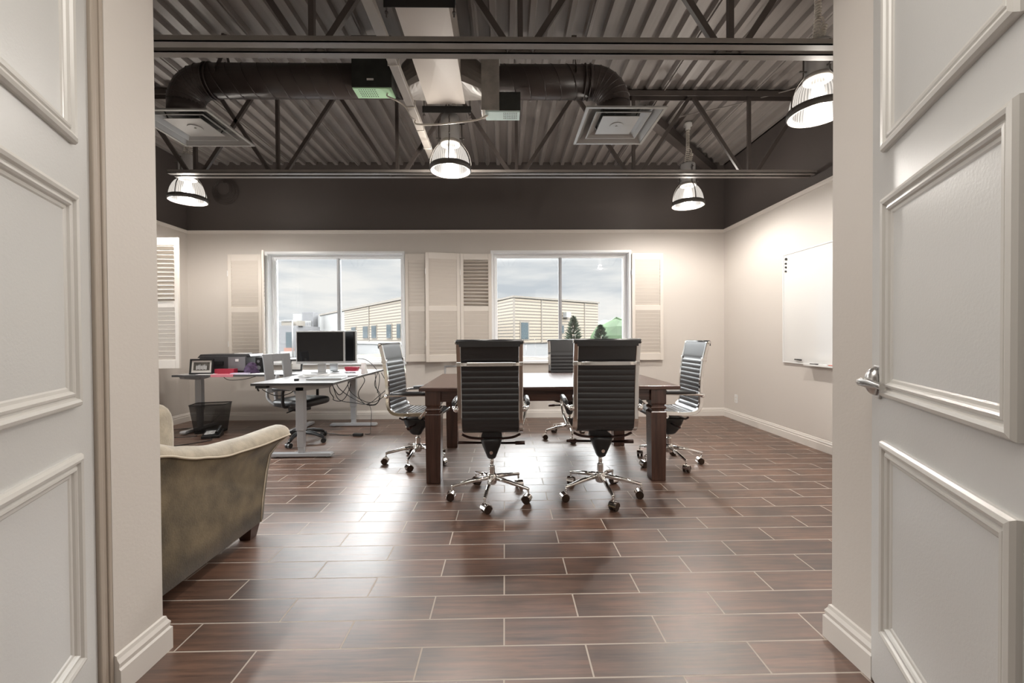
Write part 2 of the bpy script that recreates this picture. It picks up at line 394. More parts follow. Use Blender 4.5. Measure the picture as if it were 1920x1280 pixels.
# ------------------------------------------------------------------ room shell
XL, XR, YB, YF, ZT, ZC = -4.465, 3.164, 6.018, 1.572, 2.667, 3.66
HY = 1.378                 # hallway side of the front wall
DL, DR = -1.276, 1.240    # door opening
HT = 2.50
fl = MB().box(XL - .2, XR + .2, -1.9, YB + .2, -.1, 0).build('floor', 'floor', base=False); struct(fl)
W1 = (-3.342, -1.443, .813, 2.35); W2 = (-.164, 1.785, .813, 2.356); W3 = (2.95, 4.85, .813, 2.35)
m = MB()
def wall_band(m, a0, a1, holes, f):
    """f(a0,a1,z0,z1,mi) adds a slab; holes along a"""
    xs = a0
    for (h0, h1, z0, z1) in holes:
        f(xs, h0, 0, ZT, 0); f(h0, h1, 0, z0, 0); f(h0, h1, z1, ZT, 0); xs = h1
    f(xs, a1, 0, ZT, 0); f(a0, a1, ZT, ZC, 1)
wall_band(m, XL - .2, XR + .2, [W1, W2], lambda a, b, z0, z1, mi: m.box(a, b, YB, YB + .2, z0, z1, mi))
struct(m.build('wall_back', ['wall', 'dark_wall'], base=False))
m = MB(); wall_band(m, YF - .02, YB, [W3], lambda a, b, z0, z1, mi: m.box(XL - .2, XL, a, b, z0, z1, mi))
struct(m.build('wall_left', ['wall', 'dark_wall'], base=False))
m = MB(); wall_band(m, YF - .02, YB, [], lambda a, b, z0, z1, mi: m.box(XR, XR + .2, a, b, z0, z1, mi))
struct(m.build('wall_right', ['wall', 'dark_wall'], base=False))
m = MB(); m.box(XL, DL, HY, YF, 0, ZC); m.box(DR, XR, HY, YF, 0, ZC); m.box(DL, DR, HY, YF, HT, ZC)
struct(m.build('wall_front', 'wall', base=False))
# hallway
m = MB(); m.box(-2.3, -2.2, -1.7, HY, 0, 2.7); struct(m.build('wall_hall_left', 'wall', base=False))
m = MB(); m.box(2.2, 2.3, -1.7, HY, 0, 2.7); struct(m.build('wall_hall_right', 'wall', base=False))
m = MB(); m.box(-2.3, 2.3, -1.8, -1.7, 0, 2.7); struct(m.build('wall_hall_end', 'wall', base=False))
m = MB(); m.box(-2.3, 2.3, -1.8, HY, 2.7, 2.8); struct(m.build('ceiling_hall', 'wall', base=False))
m = MB(); m.box(XL - .2, XR + .2, YF - .2, YB + .2, ZC + .0, ZC + .1); roof = m.build('ceiling', 'dark_wall', base=False); struct(roof)
# trim line where beige meets brown
prof = [(0, -.045), (.012, -.04), (.016, -.02), (.022, -.012), (.022, 0), (0, 0)]
m = MB()
m.prism([(YB - a, ZT + .012 + b) for a, b in prof], XL, XR, 'x'); struct(m.build('trim_1', 'trim', base=False))
m = MB(); m.prism([(XR - a, ZT + .012 + b) for a, b in prof], YF, YB, 'y'); struct(m.build('trim_2', 'trim', base=False))
m = MB(); m.prism([(XL + a, ZT + .012 + b) for a, b in prof], YF, YB, 'y'); struct(m.build('trim_3', 'trim', base=False))
# baseboards
bb = [(0, 0), (.017, 0), (.017, .072), (.012, .078), (.014, .092), (.008, .104), (.006, .115), (0, .118)]
m = MB(); m.prism([(YB - a, b) for a, b in bb], XL, XR, 'x'); struct(m.build('baseboard_back', 'trim', base=False))
m = MB(); m.prism([(XR - a, b) for a, b in bb], YF, YB, 'y'); struct(m.build('baseboard_right', 'trim', base=False))
m = MB(); m.prism([(XL + a, b) for a, b in bb], YF, YB, 'y'); struct(m.build('baseboard_left', 'trim', base=False))
def reveal_bb(xw, sg, name):
    m = MB(); q = [(a * 1.2, b * 1.12) for a, b in bb]
    # along the reveal, mitred round the corner on to the room side
    rg = []
    for (Y, off) in ((HY, 0), (YF, 1)):
        rg.append([(xw + sg * a, Y + (a if off else 0), b) for a, b in q])
    rg.append([(xw - sg * .6, YF + a, b) for a, b in q])
    m.rings(rg, smooth=False); struct(m.build(name, 'trim', base=False))
reveal_bb(DL, 1, 'baseboard_opening_left'); reveal_bb(DR, -1, 'baseboard_opening_right')

# ------------------------------------------------------------------ windows
def window(name, a0, a1, z0, z1, leftwall=False):
    root = bpy.data.objects.new(name, None); COL.objects.link(root); root['kind'] = 'structure'
    if leftwall:
        root.location = (XL, (a0 + a1) / 2, z0); root.rotation_euler = (0, 0, radians(90))
    else: root.location = ((a0 + a1) / 2, YB, z0)
    w = (a1 - a0) / 2; h = z1 - z0
    m = MB()
    # casing + reveal lining
    m.frame(-w - .03, w + .03, -.03, h + .03, [(0, 0), (0, .022), (.028, .022), (.030, .014), (.035, .010), (.035, -.086), (.04, -.086)], 0, -1)
    m.build('window_casing', 'vinyl', root, local=True)
    m = MB()
    m.frame(-w, w, 0, h, [(.002, -.10), (.002, -.084), (.035, -.084), (.038, -.10), (.055, -.105), (.058, -.13), (.058, -.15), (.002, -.15)], 0, -1)
    m.build('window_frame', 'vinyl', root, local=True)
    m = MB(); m.box(-.022, .022, .10, .15, .05, h - .05); m.box(-.009, .009, .092, .1, .05, h - .05)
    m.build('mullion', 'mullion', root, local=True)
    m = MB(); m.box(-w + .05, -.02, .128, .134, .05, h - .05); m.build('glass_pane', 'glass', root, local=True)
    m = MB(); m.box(.02, w - .05, .128, .134, .05, h - .05); m.build('glass_pane', 'glass', root, local=True)
    m = MB(); m.box(-w - .05, w + .05, -.04, .1, -.035, -.001); m.build('window_sill', 'vinyl', root, local=True, bevel=.004)
    return root
window('window_1', *W1[:2], W1[2], W1[3]); window('window_2', *W2[:2], W2[2], W2[3])
window('window_3', W3[0], W3[1], W3[2], W3[3], True)

# ------------------------------------------------------------------ shutters
def shutter(label, p, q, z0=.815, z1=2.335, open_up=False, open_low=False, open_ang=22):
    p = Vector((*p, 0)); q = Vector((*q, 0)); d = q - p; w = d.length
    root = thing('shutter_panel', label, 'shutter', ((p.x + q.x) / 2, (p.y + q.y) / 2, z0), atan2(d.y, d.x), 'louvred shutter panels beside the windows')
    h = z1 - z0; st = .045; t = .013; zm = h * .49
    m = MB(); m.box(-w / 2, -w / 2 + st, -t, t, 0, h); m.box(w / 2 - st, w / 2, -t, t, 0, h)
    m.box(-w / 2 + st, w / 2 - st, -t, t, 0, .10); m.box(-w / 2 + st, w / 2 - st, -t, t, h - .09, h); m.box(-w / 2 + st, w / 2 - st, -t, t, zm - .035, zm + .035)
    m.build('shutter_frame', 'shutter', root, local=True, bevel=.003)
    for nm, za, zb, opn in (('lower_louvers', .10, zm - .035, open_low), ('upper_louvers', zm + .035, h - .09, open_up)):
        m = MB(); n = int(round((zb - za) / .05)); pt = (zb - za) / n
        for i in range(n):
            zc = za + pt * (i + .5); a = radians(open_ang) if opn else radians(70)
            dy, dz = cos(a), sin(a)
            m.obox((0, 0, zc), (1, 0, 0), (0, dy, -dz), (0, dz, dy), w / 2 - st - .001, .0285, .0035)
        m.build(nm, 'shutter', root, local=True)
    for hz in (.15, .8):
        m = MB(); m.box(-w / 2 - .004, -w / 2 + .004, -.02, .004, h * hz, h * (hz + .05)); m.build('hinge', 'alu', root, local=True)
    return root
shutter('closed-louvre cream shutter flat on the wall left of the left window', (-3.87, 5.975), (-3.405, 5.975))
shutter('shutter panel folded edge-on against the left jamb of the left window', (-3.385, 5.985), (-3.215, 5.665))
shutter('cream shutter against the wall just right of the left window, half hidden', (-1.40, 5.965), (-.98, 5.985))
shutter('cream shutter angled forward between the windows, in front of its neighbours', (-1.092, 5.84), (-.628, 5.955))
shutter('shutter with upper louvres tilted open, left of the right window', (-.622, 5.955), (-.185, 5.985), open_up=True)
shutter('cream shutter with flat louvres on the wall right of the right window', (1.815, 5.975), (2.262, 5.975))
shutter('bright white shutter standing out from the left wall, upper louvres open', (-4.43, 4.97), (-3.785, 4.97), open_up=True)

# ------------------------------------------------------------------ roof deck and joists
m = MB(); P_ = .1524; x = XL; pts = []
ZD = 3.60; DP = .04
while x < XR:
    pts += [(x, ZD + DP), (x + .088, ZD + DP), (x + .100, ZD), (x + .140, ZD)]
    x += P_
top = [(a, ZC) for a, b in pts]
v = []
for Y in (YF, YB):
    v += [(min(a, XR), Y, b) for a, b in pts]
n = len(pts)
m.add(v, [(i, i + 1, n + i + 1, n + i) for i in range(n - 1)])
x = XL + .12
k = 0
while x < XR:     # side-lap seams
    if k % 6 == 3: m.box(x - .004, x + .004, YF, YB, ZD - .012, ZD + .001)
    x += P_; k += 1
struct(m.build('ceiling_deck', 'deck', base=False, recalc=False))

def joist(label, Y, nodes, x0, x1, tx0, tx1):
    root = thing('roof_joist', label, 'roof joist', ((x0 + x1) / 2, Y, 2.774), 0, 'open web steel roof joists')
    def chord(nm, zb, up_, a, b):
        m = MB()
        for y0 in (Y - .068, Y + .018):
            z2 = zb + .006 if up_ > 0 else zb - .006
            m.box(a, b, y0, y0 + .05, min(zb, z2), max(zb, z2))
            m.box(a, b, y0, y0 + .005, zb, zb + up_ * (.034 if up_ > 0 else .06))
        m.build(nm, 'flange' if up_ > 0 else 'steel', root)
    chord('bottom_chord', 2.774, 1, x0, x1); chord('top_chord', ZD - .002, -1, tx0, tx1)
    for X in nodes:
        m = MB(); m.bar((X, Y, 2.785), (X, Y, ZD - .02), .03, .03, (0, 1, 0)); m.build('vertical_web', 'steel', root)
        for sg in (-1, 1):
            xt = X + sg * .575
            if tx0 + .02 < xt < tx1 - .02:
                m = MB(); m.bar((X + sg * .06, Y, 2.785), (xt, Y, ZD - .03), .035, .028, (0, 1, 0)); m.build('diagonal_web', 'steel', root)
    return root
joist('brown steel roof joist nearest the doorway, crossing high in front', 2.40, [-3.42, -2.25, -1.07, .098, 1.297, 2.47], XL + .01, XR - .005, XL + .01, XR - .005)
joist('brown steel roof joist nearer the windows, its left end cut short', 4.24, [-3.05, -2.241, -1.061, .128, 1.308, 2.482], -3.28, 3.13, XL + .01, XR - .005)
m = MB()
pa, pb = Vector((1.45, 4.42, 3.52)), Vector((2.98, 5.99, 3.52))
m.bar(pa, pb, .10, .10)
cb = m.build('ceiling_beam', 'steel'); tag(cb, 'short brown steel beam running diagonally under the deck in the right corner', 'beam')

# ------------------------------------------------------------------ ducts
root = thing('round_duct', 'dark brown spiral round duct with an elbow at each end', 'duct', (0, 3.46, 3.1))
zc, yc, R = 3.236, 3.46, .127
m = MB(); m.tube([(-2.37, yc, zc), (-.83, yc, zc)], R, 28); 
for i in range(12):
    x0 = -2.33 + i * .125
    m.tube([(x0 + .10 * (1 - cos(a)) / 2, yc + (R + .001) * sin(a), zc + (R + .001) * cos(a)) for a in [2 * pi * j / 24 for j in range(24)]], .003, 5, closed=True)
m.build('left_run', 'duct', root)
m = MB(); m.tube([(-.14, yc, zc), (.72, yc, zc)], R, 28)
for i in range(6):
    x0 = .0 + i * .125
    m.tube([(x0 + .10 * (1 - cos(a)) / 2, yc + (R + .001) * sin(a), zc + (R + .001) * cos(a)) for a in [2 * pi * j / 24 for j in range(24)]], .003, 5, closed=True)
m.build('right_run', 'duct', root)
def elbow(x0, sg):
    m = MB(); c = Vector((x0, yc, zc - .19)); seg = 7
    pts = [c + Vector((sg * .19 * sin(a), 0, .19 * cos(a))) for a in [pi / 2 * i / seg for i in range(seg + 1)]]
    m.tube(pts, R, 28, smooth=False)
    for p_, i in zip(pts, range(seg + 1)):
        if i in (0, seg): continue
        a = pi / 2 * i / seg; t1 = Vector((0, 1, 0)); t2 = Vector((sg * sin(a), 0, cos(a)))
        m.tube([p_ + (t1 * cos(b) + t2 * sin(b)) * (R + .001) for b in [2 * pi * j / 24 for j in range(24)]], .0035, 5, closed=True)
    e_ = pts[-1]; m.tube([e_, (e_.x, e_.y, 2.95)], R, 28)
    m.build('elbow', 'duct', root)
elbow(-2.37, -1); elbow(.72, 1)
def loop_x(m, x, r, w=.02, ext=0):
    m.tube([(x, yc + r * sin(a), zc + r * cos(a)) for a in [2 * pi * j / 28 for j in range(28)]], w, 6, closed=True)
for X in (-2.36, .70, -2.33, .66):
    m = MB(); loop_x(m, X, R + .004, .006); m.build('collar_band', 'duct', root)
for X in (-2.24, .58):
    m = MB(); m.bar((X, yc - R - .003, zc), (X - .0, yc, ZD - .10), .03, .004, (1, 0, 0)); m.bar((X, yc + R + .003, zc), (X, yc, ZD - .10), .03, .004, (1, 0, 0))
    m.tube([(X, yc, ZD - .12), (X, yc, ZD + .02)], .004, 6); m.box(X - .02, X + .02, yc - .015, yc + .015, ZD - .02, ZD + .01)
    o = m.build('duct_hanger', 'steel', root)
# main rectangular duct
root = thing('rectangular_duct', 'cream painted rectangular supply duct running overhead toward the windows', 'duct', (-.488, 2.6, 3.16))
m = MB(); m.box(-.653, -.327, YF + .002, 3.645, 3.16, 3.44)
# cross-broken underside
m.add([(-.653, 2.55, 3.16), (-.327, 2.55, 3.16), (-.327, 3.645, 3.16), (-.653, 3.645, 3.16), (-.49, 3.1, 3.152)], [(0, 1, 4), (1, 2, 4), (2, 3, 4), (3, 0, 4)])
m.add([(-.653, YF, 3.16), (-.327, YF, 3.16), (-.327, 2.5, 3.16), (-.653, 2.5, 3.16), (-.49, 2.05, 3.152)], [(0, 1, 4), (1, 2, 4), (2, 3, 4), (3, 0, 4)])
m.build('duct_body', 'duct_white', root)
for sg, xa, xb in ((-1, -.653, -.80), (1, -.327, -.17)):
    m = MB(); rg = []
    n = 24
    for t_ in (0, .25, .5, .75, 1):
        ring = []
        for j in range(n):
            a = 2 * pi * (j + .5) / n; c_, s_ = cos(a), sin(a); k = 1 / max(abs(c_), abs(s_))
            sq = Vector((0, c_ * k * .18, s_ * k * .135)); rd = Vector((0, c_ * R, s_ * R)); q_ = sq.lerp(rd, t_)
            ring.append((xa + (xb - xa) * t_, yc + q_.y, zc + .06 * (1 - t_) + q_.z))
        rg.append(ring)
    m.rings(rg, smooth=False); m.build('take_off', 'flange', root)
for Y in (2.535, 3.70):
    t = thing('trapeze_hanger', 'dark steel trapeze bar under the near part of the cream duct' if Y < 3 else 'dark steel trapeze bar with rods at the far end of the cream duct', 'hanger', (-.488, Y, 3.11), 0, 'duct hangers')
    m = MB(); m.box(-.70, -.28, Y - .03, Y - .025, 3.10, 3.152); m.box(-.70, -.28, Y - .03, Y + .02, 3.152, 3.158); m.build('crossbar', 'blackm', t, bevel=.001)
    for X in (-.69, -.29):
        m = MB(); m.tube([(X, Y, 3.06), (X, Y, ZD + .02)], .005, 8); m.lathe([(.011, 0), (.011, .01)], (X, Y, 3.085), 6); m.build('rod', 'steel', t)

# ------------------------------------------------------------------ diffusers
def diffuser(label, cx, cy, z, lite):
    t = thing('ceiling_diffuser', label, 'air diffuser', (cx, cy, z), 0, 'square air diffusers')
    h = .305
    m = MB()
    m.frame(cx - h, cx + h, cy - h, cy + h, [(0, .012), (0, 0), (.022, 0), (.024, .006), (.07, .05), (.12, .072), (.15, .078)], 0, 1)
    def flip(m_):   # frame() works in xz; turn it into xy with height along +z
        m_.v = [(p[0], p[2], z + p[1]) for p in m_.v]; return m_
    flip(m).build('outer_cone', lite, t)
    m = MB(); m.frame(cx - .215, cx + .215, cy - .215, cy + .215, [(0, .016), (0, .010), (.006, .010), (.03, .03), (.06, .045)], 0, 1); flip(m).build('inner_cone', lite, t)
    m = MB(); m.box(cx - .145, cx + .145, cy - .145, cy + .145, z + .016, z + .02); m.lathe([(.055, z + .012), (.055, z + .016)], (cx, cy, 0), 24); m.lathe([(.008, z + .008), (.008, z + .012)], (cx, cy, 0), 10)
    m.build('centre_plate', lite, t)
    m = MB(); m.box(cx - .16, cx + .16, cy - .16, cy + .16, z + .078, z + .085)
    for a, b in ((-.2, -.2), (.2, .2), (-.2, .2), (.2, -.2)): m.bar((cx + a * .6, cy + b * .6, z + .02), (cx + a * .7, cy + b * .7, z + .08), .008, .008)
    m.build('plenum', 'dark_metal', t)
MT['diff'] = mat('grey_diffuser_metal', (.33, .33, .32), .35, .3)
diffuser('square grey air diffuser below the left end of the round duct', -2.515, 3.50, 2.865, 'diff')
diffuser('square grey air diffuser below the right end of the round duct', .925, 3.45, 2.865, 'diff')

# ------------------------------------------------------------------ control boxes
t = thing('duct_control_box', 'dark duct control box with a pale green underside, left of the cream duct', 'control box', (-.98, 3.28, 3.03))
m = MB(); m.box(-1.135, -.835, 3.19, 3.33, 3.036, 3.42); m.build('housing', 'dark_metal', t, bevel=.003)
m = MB(); m.box(-1.13, -.84, 3.195, 3.328, 3.028, 3.036)
m.build('underside_plate', 'pcb', t)
m = MB()
for i in range(8):
    for j in range(5): m.box(-1.09 + i * .017, -1.084 + i * .017, 3.21 + j * .022, 3.216 + j * .022, 3.026, 3.0285)
m.build('vent_slots', 'black', t)
m = MB(); m.box(-1.02, -.97, 3.186, 3.191, 3.085, 3.098); m.build('name_plate', 'alu', t)
m = MB(); m.tube(smooth_path([(-.885, 3.26, 3.03), (-.88, 3.24, 2.995), (-.82, 3.27, 2.98), (-.78, 3.4, 3.0), (-.745, 3.45, 2.94)]), .007, 6); m.build('flex_cable', 'coil', t)
t = thing('damper_box', 'galvanised damper box with a pale blue underside, right of the cream duct', 'control box', (-.02, 3.3, 2.86))
m = MB(); m.box(-.165, -.03, 3.19, 3.33, 2.868, 3.29); m.build('galvanised_housing', 'galv', t, bevel=.003)
m = MB(); m.box(-.03, .13, 3.20, 3.33, 2.868, 3.01); m.build('side_box', 'dark_metal', t, bevel=.003)
m = MB(); m.box(-.135, .125, 3.20, 3.325, 2.858, 2.868); m.build('underside_plate', 'pcb2', t)
m = MB()
for i in range(8):
    for j in range(4): m.box(.0 + i * .014, .005 + i * .014, 3.215 + j * .026, 3.221 + j * .026, 2.856, 2.8585)
m.build('vent_slots', 'black', t)
m = MB(); m.box(-.17, -.025, 3.185, 3.335, 3.29, 3.315); m.build('top_flange', 'alu', t)
m = MB(); m.lathe([(.135, 0), (.135, .03)], (-.172, 3.46, 3.236), 28, axis='x'); m.build('collar', 'galv', t)
m = MB(); m.tube(smooth_path([(-.12, 3.25, 2.86), (-.2, 3.27, 2.835), (-.35, 3.30, 2.83), (-.55, 3.36, 2.842), (-.70, 3.42, 2.875), (-.715, 3.45, 2.92)]), .007, 6); m.build('flex_cable', 'coil', t)

# conduits
m = MB(); m.box(-.742, -.682, YF + .002, 4.20, 2.925, 2.97)
o = m.build('cable_channel', 'channel', bevel=.003); tag(o, 'grey square cable channel running toward the windows beside the cream duct', 'cable channel')
for i, Y in enumerate((2.08, 2.75, 3.25, 3.62, 3.96)):
    m = MB(); m.tube([(-.746, Y, 2.975), (-.746, Y + .01, 2.921), (-.678, Y + .01, 2.921), (-.678, Y + .03, 2.985)], .003, 5)
    m.build('cable_tie', 'coil', o)
m = MB(); m.tube(smooth_path([(XL + .02, 3.655, ZD - .03), (-3, 3.655, ZD - .03), (-1, 3.655, ZD - .03), (1.65, 3.655, ZD - .03), (1.85, 3.63, ZD - .03), (1.95, 3.48, ZD - .03), (1.97, 2.8, ZD - .03), (1.97, YF, ZD - .03)], 8), .011, 8)
tag(m.build('conduit_pipe', 'deck'), 'thin steel conduit crossing just under the roof deck behind the round duct', 'pipe')
m = MB(); m.tube(smooth_path([(1.9, 4.7, ZD - .02), (2.0, 4.6, ZD - .03), (2.4, 4.4, ZD - .03), (3.0, 4.0, ZD - .03)]), .006, 6)
tag(m.build('conduit_cable', 'deck'), 'thin cable leaving the right pendant lamp canopy along the deck', 'cable')

# ------------------------------------------------------------------ pendant lamps
def coil_path(p0, p1, r, turns, n=10):
    p0, p1 = Vector(p0), Vector(p1); d = p1 - p0; a = d.orthogonal().normalized(); b = d.normalized().cross(a)
    return [p0 + d * (i / (turns * n)) + (a * cos(2 * pi * i / n) + b * sin(2 * pi * i / n)) * r for i in range(turns * n + 1)]
def pendant(label):
    t = thing('pendant_lamp', label, 'pendant lamp', (0, 0, 0), 0, 'industrial glass bell pendant lamps')
    # bell, local z = 0 at the ring's lower edge
    bell = [(.170, .03), (.168, .075), (.158, .12), (.140, .165), (.118, .20), (.093, .225), (.084, .232)]
    m = MB(); m.lathe(bell, n=96, caps=False); m.build('glass_bell', 'lampglass', t, local=True)
    m = MB(); m.lathe([(.176, 0), (.183, .002), (.183, .044), (.176, .048), (.171, .048), (.171, .004), (.176, 0)], n=56, caps=False); m.build('rim_ring', 'ring', t, local=True)
    m = MB(); m.lathe([(.150, .012), (.174, .003), (.174, .008), (.150, .018)], n=56, caps=False); m.build('lens_lip', 'lip', t, local=True)
    m = MB(); m.lathe([(.146, .02), (.152, .014), (.154, .02)], n=56, caps=False); m.build('inner_seal', 'ring', t, local=True)
    m = MB(); m.lathe([(.086, .232), (.090, .24), (.088, .262), (.082, .266)], n=40); m.build('clamp_collar', 'galv', t, local=True)
    m = MB(); m.lathe([(.080, .262), (.082, .27), (.082, .47), (.076, .487), (.045, .495), (.012, .497)], n=40); m.build('housing', 'housing', t, local=True)
    for k in range(4):
        a = k * pi / 2 + radians(2); d = Vector((cos(a), sin(a), 0))
        prof_ = [(.186, .02), (.184, .08), (.172, .135), (.150, .185), (.120, .228), (.104, .25), (.102, .30), (.102, .45)]
        m = MB(); m.tube([d * r + Vector((0, 0, z)) for r, z in smooth_path([(r, z, 0) for r, z in prof_], 3) and [(q.x, q.y) for q in smooth_path([(r, z, 0) for r, z in prof_], 3)]], .0055, 6)
        m.tube([d * .08 + Vector((0, 0, .29)), d * .128 + Vector((0, 0, .29))], .006, 8); m.tube([d * .08 + Vector((0, 0, .42)), d * .128 + Vector((0, 0, .42))], .006, 8)
        m.build('cage_strut', 'ring', t, local=True)
    m = MB(); m.lathe([(.004, .225), (.03, .21), (.038, .17), (.03, .12), (.012, .10), (.002, .098)], n=20); m.build('bulb', 'bulb', t, local=True)
    return t
def cord(t, ztop, bulge=True):
    m = MB(); m.tube(coil_path((0, 0, .66), (0, 0, ztop - .05), .017, 13), .006, 5)
    m.tube(coil_path((.0, 0, .66), (-.02, 0, .50), .017, 7), .006, 5); m.tube(coil_path((.045, 0, .62), (.02, 0, .50), .017, 6), .006, 5)
    m.tube(smooth_path([(0, 0, .66), (.03, 0, .665), (.045, 0, .62)]), .006, 5)
    m.build('coiled_cord', 'coil', t, local=True)
    m = MB(); m.lathe([(.018, ztop - .075), (.028, ztop - .07), (.03, ztop - .04), (.048, ztop - .03), (.052, ztop - .004), (.05, ztop)], n=20); m.build('canopy', 'alu', t, local=True)
def lamp_light(t, z=.05, e_=LIGHTS['pendant']):
    l = bpy.data.lights.new('pendant_lamp_light', 'POINT'); l.energy = e_; l.color = (1, .945, .88); l.shadow_soft_size = .05
    o = bpy.data.objects.new('lamp_light', l); COL.objects.link(o); o.parent = t; o.location = (0, 0, z)
proto = pendant('lit pendant lamp in the middle, hanging below the end of the cream duct')
cord(proto, ZD - 2.642); lamp_light(proto)
for k, (x, y, z, lab) in enumerate([(-.475, 3.79, 2.642, None), (2.15, 4.90, 2.672, 'lit pendant lamp at the right rear, hanging from a round white canopy'),
                                   (-3.44, 4.66, 2.655, 'lit pendant lamp at the left, in front of a coil of wire'), (2.15, 2.86, 2.66, 'largest pendant lamp, cut off by the right side of the doorway')]):
    o = proto if k == 0 else copy_tree(proto)
    o.location = (x, y, z)
    if lab: o['label'] = lab
tw = thing('wire_coil', 'coil of thin wire hanging on the dark wall behind the left pendant lamp', 'wire coil', (-3.93, 5.98, 3.1))
m = MB()
for i in range(9):
    r = .09 + .011 * i; m.tube([(-3.93 + r * cos(a) + .004 * i, 5.985 - .008 * (i % 3), 3.26 - .006 * i + r * 1.02 * sin(a)) for a in [2 * pi * j / 28 for j in range(28)]], .003, 5, closed=True)
m.build('wire_loops', 'steel', tw); m = MB(); m.box(-3.94, -3.92, 5.965, 6.016, 3.35, 3.37); m.build('hook', 'steel', tw)
# ------------------------------------------------------------------ doors
def door(name, E, tdir, label_side):
    ang = atan2(tdir[1], tdir[0])
    root = bpy.data.objects.new(name, None); COL.objects.link(root); root['kind'] = 'structure'
    root.location = (*E, 0); root.rotation_euler = (0, 0, ang)
    Wd, Hd, T = .852, 2.46, .022
    m = MB(); m.box(0, Wd, -T, T, .012, Hd); m.build('door_slab', 'door', root, local=True, bevel=.002)
    pr = [(0, 0), (0, .009), (.005, .016), (.014, .019), (.022, .016), (.026, .008), (.030, .0075), (.034, .012), (.040, .013), (.045, .009), (.048, .004), (.056, .003), (.060, 0)]
    for z0, z1 in ((.225, .832), (.968, 1.577), (1.718, 2.33)):
        for sg in (-1, 1):
            m = MB(); m.frame(.115, Wd - .115, z0, z1, pr, sg * T, sg); m.build('panel_moulding', 'door_mould', root, local=True)
    return root
d1 = door('door_1', (-1.306, 1.325), (.439, -.8985), 'left')
d2 = door('door_2', (1.243, 1.372), (-.432, -.902), 'right')
# lever handle of the right door (visible face is local -y)
h = MB()
h.rings([[(.036, y, .955), (.090, y, .955), (.090, y, 1.062), (.036, y, 1.062)] for y in (-.022, -.030)], smooth=False)
hp = h.build('handle_plate', 'brushed', d2, local=True, bevel=.004)
h = MB(); rg = []
for i in range(7):
    a = pi / 2 * i / 6; s_ = cos(a); rg.append([(.063 + .028 * s_ * cos(b), -.030 - .030 * sin(a), 1.01 + .046 * s_ * sin(b)) for b in [2 * pi * j / 16 for j in range(16)]])
h.rings(rg, smooth=True); h.build('handle_boss', 'brushed', d2, local=True)
h = MB(); path = smooth_path([(.040, -.067, 1.004), (.058, -.073, 1.006), (.085, -.073, 1.008), (.12, -.065, 1.008), (.15, -.056, 1.006), (.178, -.048, 1.003)], 5)
rg = []
for i, p_ in enumerate(path):
    t_ = i / (len(path) - 1); hz = .0125 - .002 * sin(t_ * 9); hy = .0075
    rg.append([(p_.x, p_.y + hy * cos(b), p_.z + hz * sin(b)) for b in [2 * pi * j / 12 for j in range(12)]])
h.rings(rg); h.build('handle_lever', 'brushed', d2, local=True)
# jamb strip on the hinge side of the left door
m = MB(); m.box(DL - .10, DL + .001, HY - .014, HY - .001, 0, HT); m.box(DL - .10, DL - .003, HY - .030, HY - .014, 0, HT); m.box(DL - .1, DL + .002, HY - .044, HY - .030, 0, HT)
struct(m.build('trim_4', 'jamb', base=False, bevel=.003))
m = MB(); m.box(DR, DR + .10, HY - .02, HY, 0, HT); struct(m.build('trim_5', 'trim', base=False, bevel=.003))

